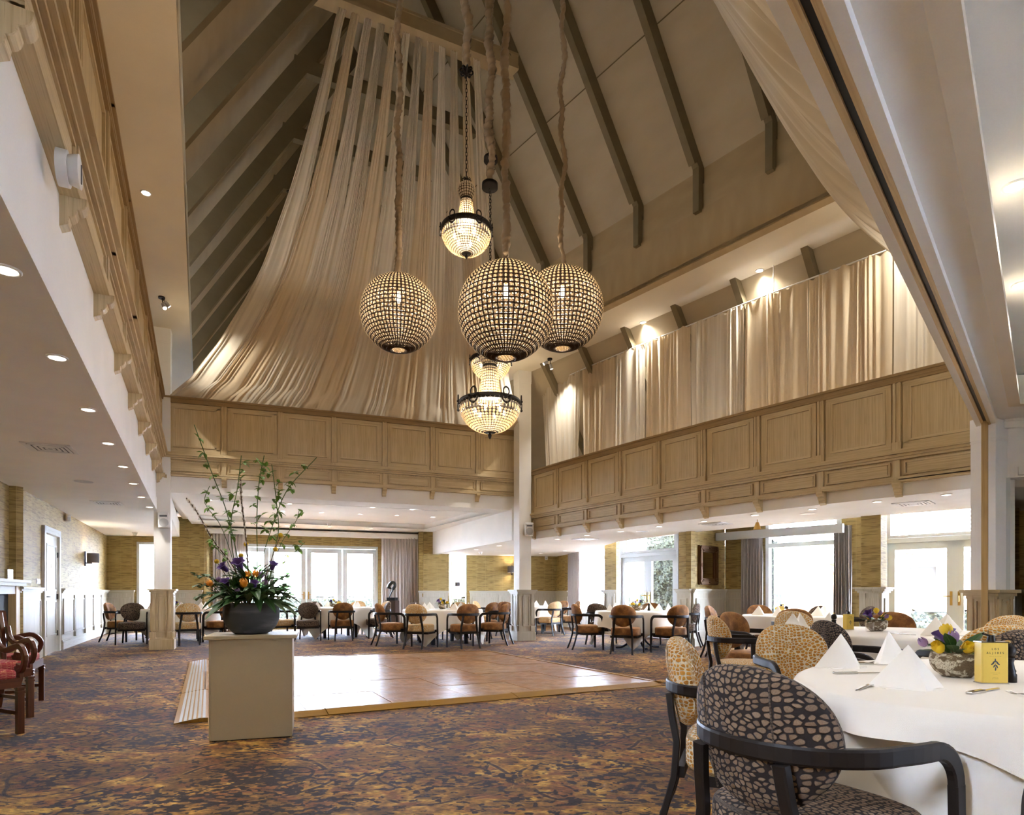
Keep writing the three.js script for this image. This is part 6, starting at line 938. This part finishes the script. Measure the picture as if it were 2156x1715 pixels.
// mahogany scroll armchairs along the left side
const armGeo = (() => { const sw = (pts, out, w, h) => sweep(new THREE.CatmullRomCurve3(pts.map((q) => V(...q))).getPoints(26).map((p) => p.toArray()), Array(27).fill(out), w, h);
  const arm = (s) => sw([[s * 0.25, 0.8, -0.2], [s * 0.255, 0.7, -0.17], [s * 0.26, 0.64, -0.06], [s * 0.265, 0.67, 0.06], [s * 0.265, 0.68, 0.16], [s * 0.265, 0.6, 0.23], [s * 0.265, 0.5, 0.19], [s * 0.265, 0.485, 0.13], [s * 0.265, 0.52, 0.12]], [s, 0, 0], 0.035, 0.045);
  const post = (s) => sw([[s * 0.22, 0.02, -0.3], [s * 0.22, 0.22, -0.24], [s * 0.22, 0.45, -0.21], [s * 0.23, 0.7, -0.24], [s * 0.235, 0.92, -0.31]], [s, 0, 0], 0.04, 0.045), front = (s) => join(bx(0.045, 0.36, 0.045, s * 0.225, 0.18, 0.24, 1), bx(0.055, 0.015, 0.055, s * 0.225, 0.33, 0.24), bx(0.055, 0.015, 0.055, s * 0.225, 0.36, 0.24)), sup = (s) => sw([[s * 0.262, 0.4, 0.14], [s * 0.265, 0.44, 0.15], [s * 0.265, 0.5, 0.14], [s * 0.265, 0.54, 0.15]], [s, 0, 0], 0.032, 0.06);
  return { arm, post, front, sup, crest: surf(14, 4, (u, v) => { const x = lerp(-0.29, 0.29, u); return [x, lerp(0.8, 0.94, v), -0.3 + 0.35 * x * x - 0.05 * v]; }, (u, v) => [v * 0.14, u * 0.58]), crestB: surf(14, 4, (u, v) => { const x = lerp(0.29, -0.29, u); return [x, lerp(0.8, 0.94, v), -0.33 + 0.35 * x * x - 0.05 * v]; }, (u, v) => [v * 0.14, u * 0.58]) }; })();
const scrollChair = (() => { const o = thing('scroll_armchair', 'mahogany scroll armchair with red cushion, farthest of the three at the left edge', 'armchair', [0, 0, 0], 0, 'mahogany armchairs');
  for (const s of [-1, 1]) { mesh(o, 'arm', armGeo.arm(s), M.mahogany); mesh(o, 'leg', armGeo.post(s), M.mahogany); mesh(o, 'leg', armGeo.front(s), M.mahogany); mesh(o, 'arm_support', armGeo.sup(s), M.mahogany); mesh(o, 'side_rail', bx(0.035, 0.075, 0.46, s * 0.225, 0.4, 0.0), M.mahogany); mesh(o, 'stretcher', bx(0.025, 0.03, 0.48, s * 0.225, 0.16, -0.02), M.mahogany); }
  mesh(o, 'crest_rail', join(armGeo.crest, armGeo.crestB, bx(0.56, 0.012, 0.03, 0, 0.94, -0.345)), M.mahogany); mesh(o, 'back_rail', bx(0.44, 0.05, 0.025, 0, 0.6, -0.225), M.mahogany); mesh(o, 'front_rail', bx(0.45, 0.07, 0.03, 0, 0.4, 0.24), M.mahogany); mesh(o, 'cushion', new RoundedBoxGeometry(0.43, 0.08, 0.44, 3, 0.03).translate(0, 0.465, 0.01), M.red); return o; })();
{ const turn = Math.atan2(0.89, -0.45) , spot = [[-4.98, 6.08], [-4.62, 5.42], [-4.2, 4.78]], lab = ['farthest', 'middle one', 'nearest']; spot.forEach(([x, d], i) => { if (!i) { scrollChair.position.set(x, 0, -d); scrollChair.rotation.y = turn; } else copyOf(scrollChair, 'mahogany scroll armchair with red cushion, ' + lab[i] + ' of the three at the left edge', [x, 0, -d], turn); }); }

// ================================================================ GARDEN OUTSIDE
structMesh('ground', slab([[-40, 17.2], [-12, 17.8], [-2.5, 21.2], [1.6, 22.4], [3.0, 17.4], [8.9, 10.8], [40, 4], [60, 70], [-60, 70]], -0.25, -0.06), M.paving, 'pale garden paving outside the windows');
function hedge(label, a, b, h, th) { const L = len(a, b), n = Math.round(L * 14), m = Math.round(h * 14); const g = surf(n, m, (u, v) => { const x = u * L, y = v * h; return [x, y, 0.16 * vnoise(x * 4.1, y * 4.1, 999, 999, 2) + 0.1 * vnoise(x * 11, y * 11, 999, 999, 5)]; }, (u, v) => [u * L, v * h]); const top = surf(n, 6, (u, v) => [u * L, h + 0.12 * vnoise(u * L * 6, v * 6, 999, 999, 7), 0.1 - v * th], (u, v) => [u * L, v]);
  const o = thing('garden_hedge', label, 'hedge'); frame(o, a, b); const mm = mesh(o, 'foliage', join(g, top, bx(L, h, th - 0.1, L / 2, h / 2, -th / 2)), M.hedge); const lv = new THREE.InstancedMesh(leafGeo(0.07, 0.05, 0.2), M.hedge, Math.round(L * h * 160)); const q = new THREE.Matrix4(), e = new THREE.Euler(), qq = new THREE.Quaternion(); seed = 5 + L * 10; for (let i = 0; i < lv.count; i++) { e.set(rnd(-1.2, 0.4), rnd(-1.2, 1.2), rnd(-1, 1)); lv.setMatrixAt(i, q.compose(V(rnd(L), rnd(h), 0.14 + rnd(0.12)), qq.setFromEuler(e), V(1, 1, 1))); } lv.name = 'leaves'; lv.userData.kind = 'stuff'; o.add(lv); return o; }
hedge('clipped hedge outside the large far window', [4.2, 25.5], [6.6, 22.4], 1.15, 0.7); hedge('tall ivy wall outside the first french doors', [4.9, 22.0], [6.2, 19.4], 3.6, 0.6); hedge('ivy clad wall beyond the far french doors', [6.6, 19.6], [7.6, 18.0], 2.6, 0.6); hedge('low planting before the garden house', [11.0, 17.0], [14.5, 14.0], 0.6, 0.8); hedge('clipped hedge outside the garden doors', [-13, 27.5], [-3, 31], 0.9, 0.8); hedge('small shrub outside the narrow far window', [-2.9, 24.4], [-1.8, 24.7], 0.9, 0.6);
{ const o = thing('garden_house', 'low brick house with tiled roof beyond the bay window', 'house'), a = [10.5, 22.5], b = [19.0, 13.5], L = len(a, b); frame(o, a, b); mesh(o, 'wall', wallGeo(L, -0.1, 2.2, 0.3, [[2.2, 3.0, 0.1, 2.0], [3.4, 4.2, 0.1, 2.0], [6.5, 8.2, 0.8, 2.0], [9.5, 10.4, 0.1, 2.0]]), M.brick); const rows = 16; for (let r = 0; r < rows; r++) mesh(o, 'roof_tile_course', bx(L + 0.8, 0.05, 0.27, L / 2, 2.22 + r * 0.155, 0.55 - r * 0.2, 0).rotateX(0), M.tile); mesh(o, 'gutter', tube([[-0.4, 2.18, 0.72], [L + 0.4, 2.18, 0.72]], 0.05, 2, 8), M.grille); for (let k = 0; k < 10; k++) mesh(o, 'rafter_end', bx(0.1, 0.12, 0.6, 0.5 + k * 1.25, 2.1, 0.35), M.frame);
  for (const [p, q, y0, y1] of [[2.2, 3.0, 0.1, 2.0], [3.4, 4.2, 0.1, 2.0], [6.5, 8.2, 0.8, 2.0], [9.5, 10.4, 0.1, 2.0]]) mesh(o, 'window', join(bx(q - p, 0.07, 0.1, (p + q) / 2, y1, -0.1), bx(0.07, y1 - y0, 0.1, p, (y0 + y1) / 2, -0.1), bx(0.07, y1 - y0, 0.1, q, (y0 + y1) / 2, -0.1)), M.frame), mesh(o, 'window_pane', bx(q - p, y1 - y0, 0.02, (p + q) / 2, (y0 + y1) / 2, -0.2), M.dim); }
{ const o = thing('garden_pergola', 'white rafters of a lean-to roof outside above the french doors', 'pergola'); for (let k = 0; k < 9; k++) { const t = k / 8, x = lerp(4.2, 12.5, t), d = lerp(18.6, 10.6, t); const m = mesh(o, 'rafter', bx(0.09, 0.14, 2.6, 0, 0, 0), M.frame); m.position.set(x + 1.2, 3.55, -(d + 1.2)); m.rotation.y = -0.8; m.rotation.order = 'YXZ'; m.rotation.x = -0.3; } }
{ seed = 21; const o = thing('garden_tree', 'young spring tree with sparse fresh leaves outside the bay window', 'tree', [10.6, -0.06, -19.2]); mesh(o, 'trunk', tube([[0, 0, 0], [0.05, 1, 0.02], [0, 2.2, 0], [0.1, 3.4, 0]], 0.06, 16, 8), M.twig); for (let k = 0; k < 9; k++) { const a = k * 2.4, y = 1.1 + k * 0.25, p = [[0.02, y, 0], [0.5 * Math.cos(a), y + 0.35, 0.5 * Math.sin(a)], [1.2 * Math.cos(a), y + 0.5, 1.2 * Math.sin(a)], [1.8 * Math.cos(a), y + 0.45, 1.8 * Math.sin(a)]]; mesh(o, 'branch', tube(p, 0.018, 16, 5), M.twig); const c = new THREE.CatmullRomCurve3(p.map((q) => V(...q))), gs = []; for (let i = 0; i < 26; i++) { const q = c.getPoint(rnd(0.3, 1)); gs.push(at(LEAF.round, q.x + rnd(-0.1, 0.1), q.y + rnd(-0.1, 0.1), q.z + rnd(-0.1, 0.1), rnd(6), rnd(-1, 1), 0, 1.3)); } mesh(o, 'leaf_cluster', join(gs), M.sprig).userData.kind = 'stuff'; } }
renderer.render(scene, camera);
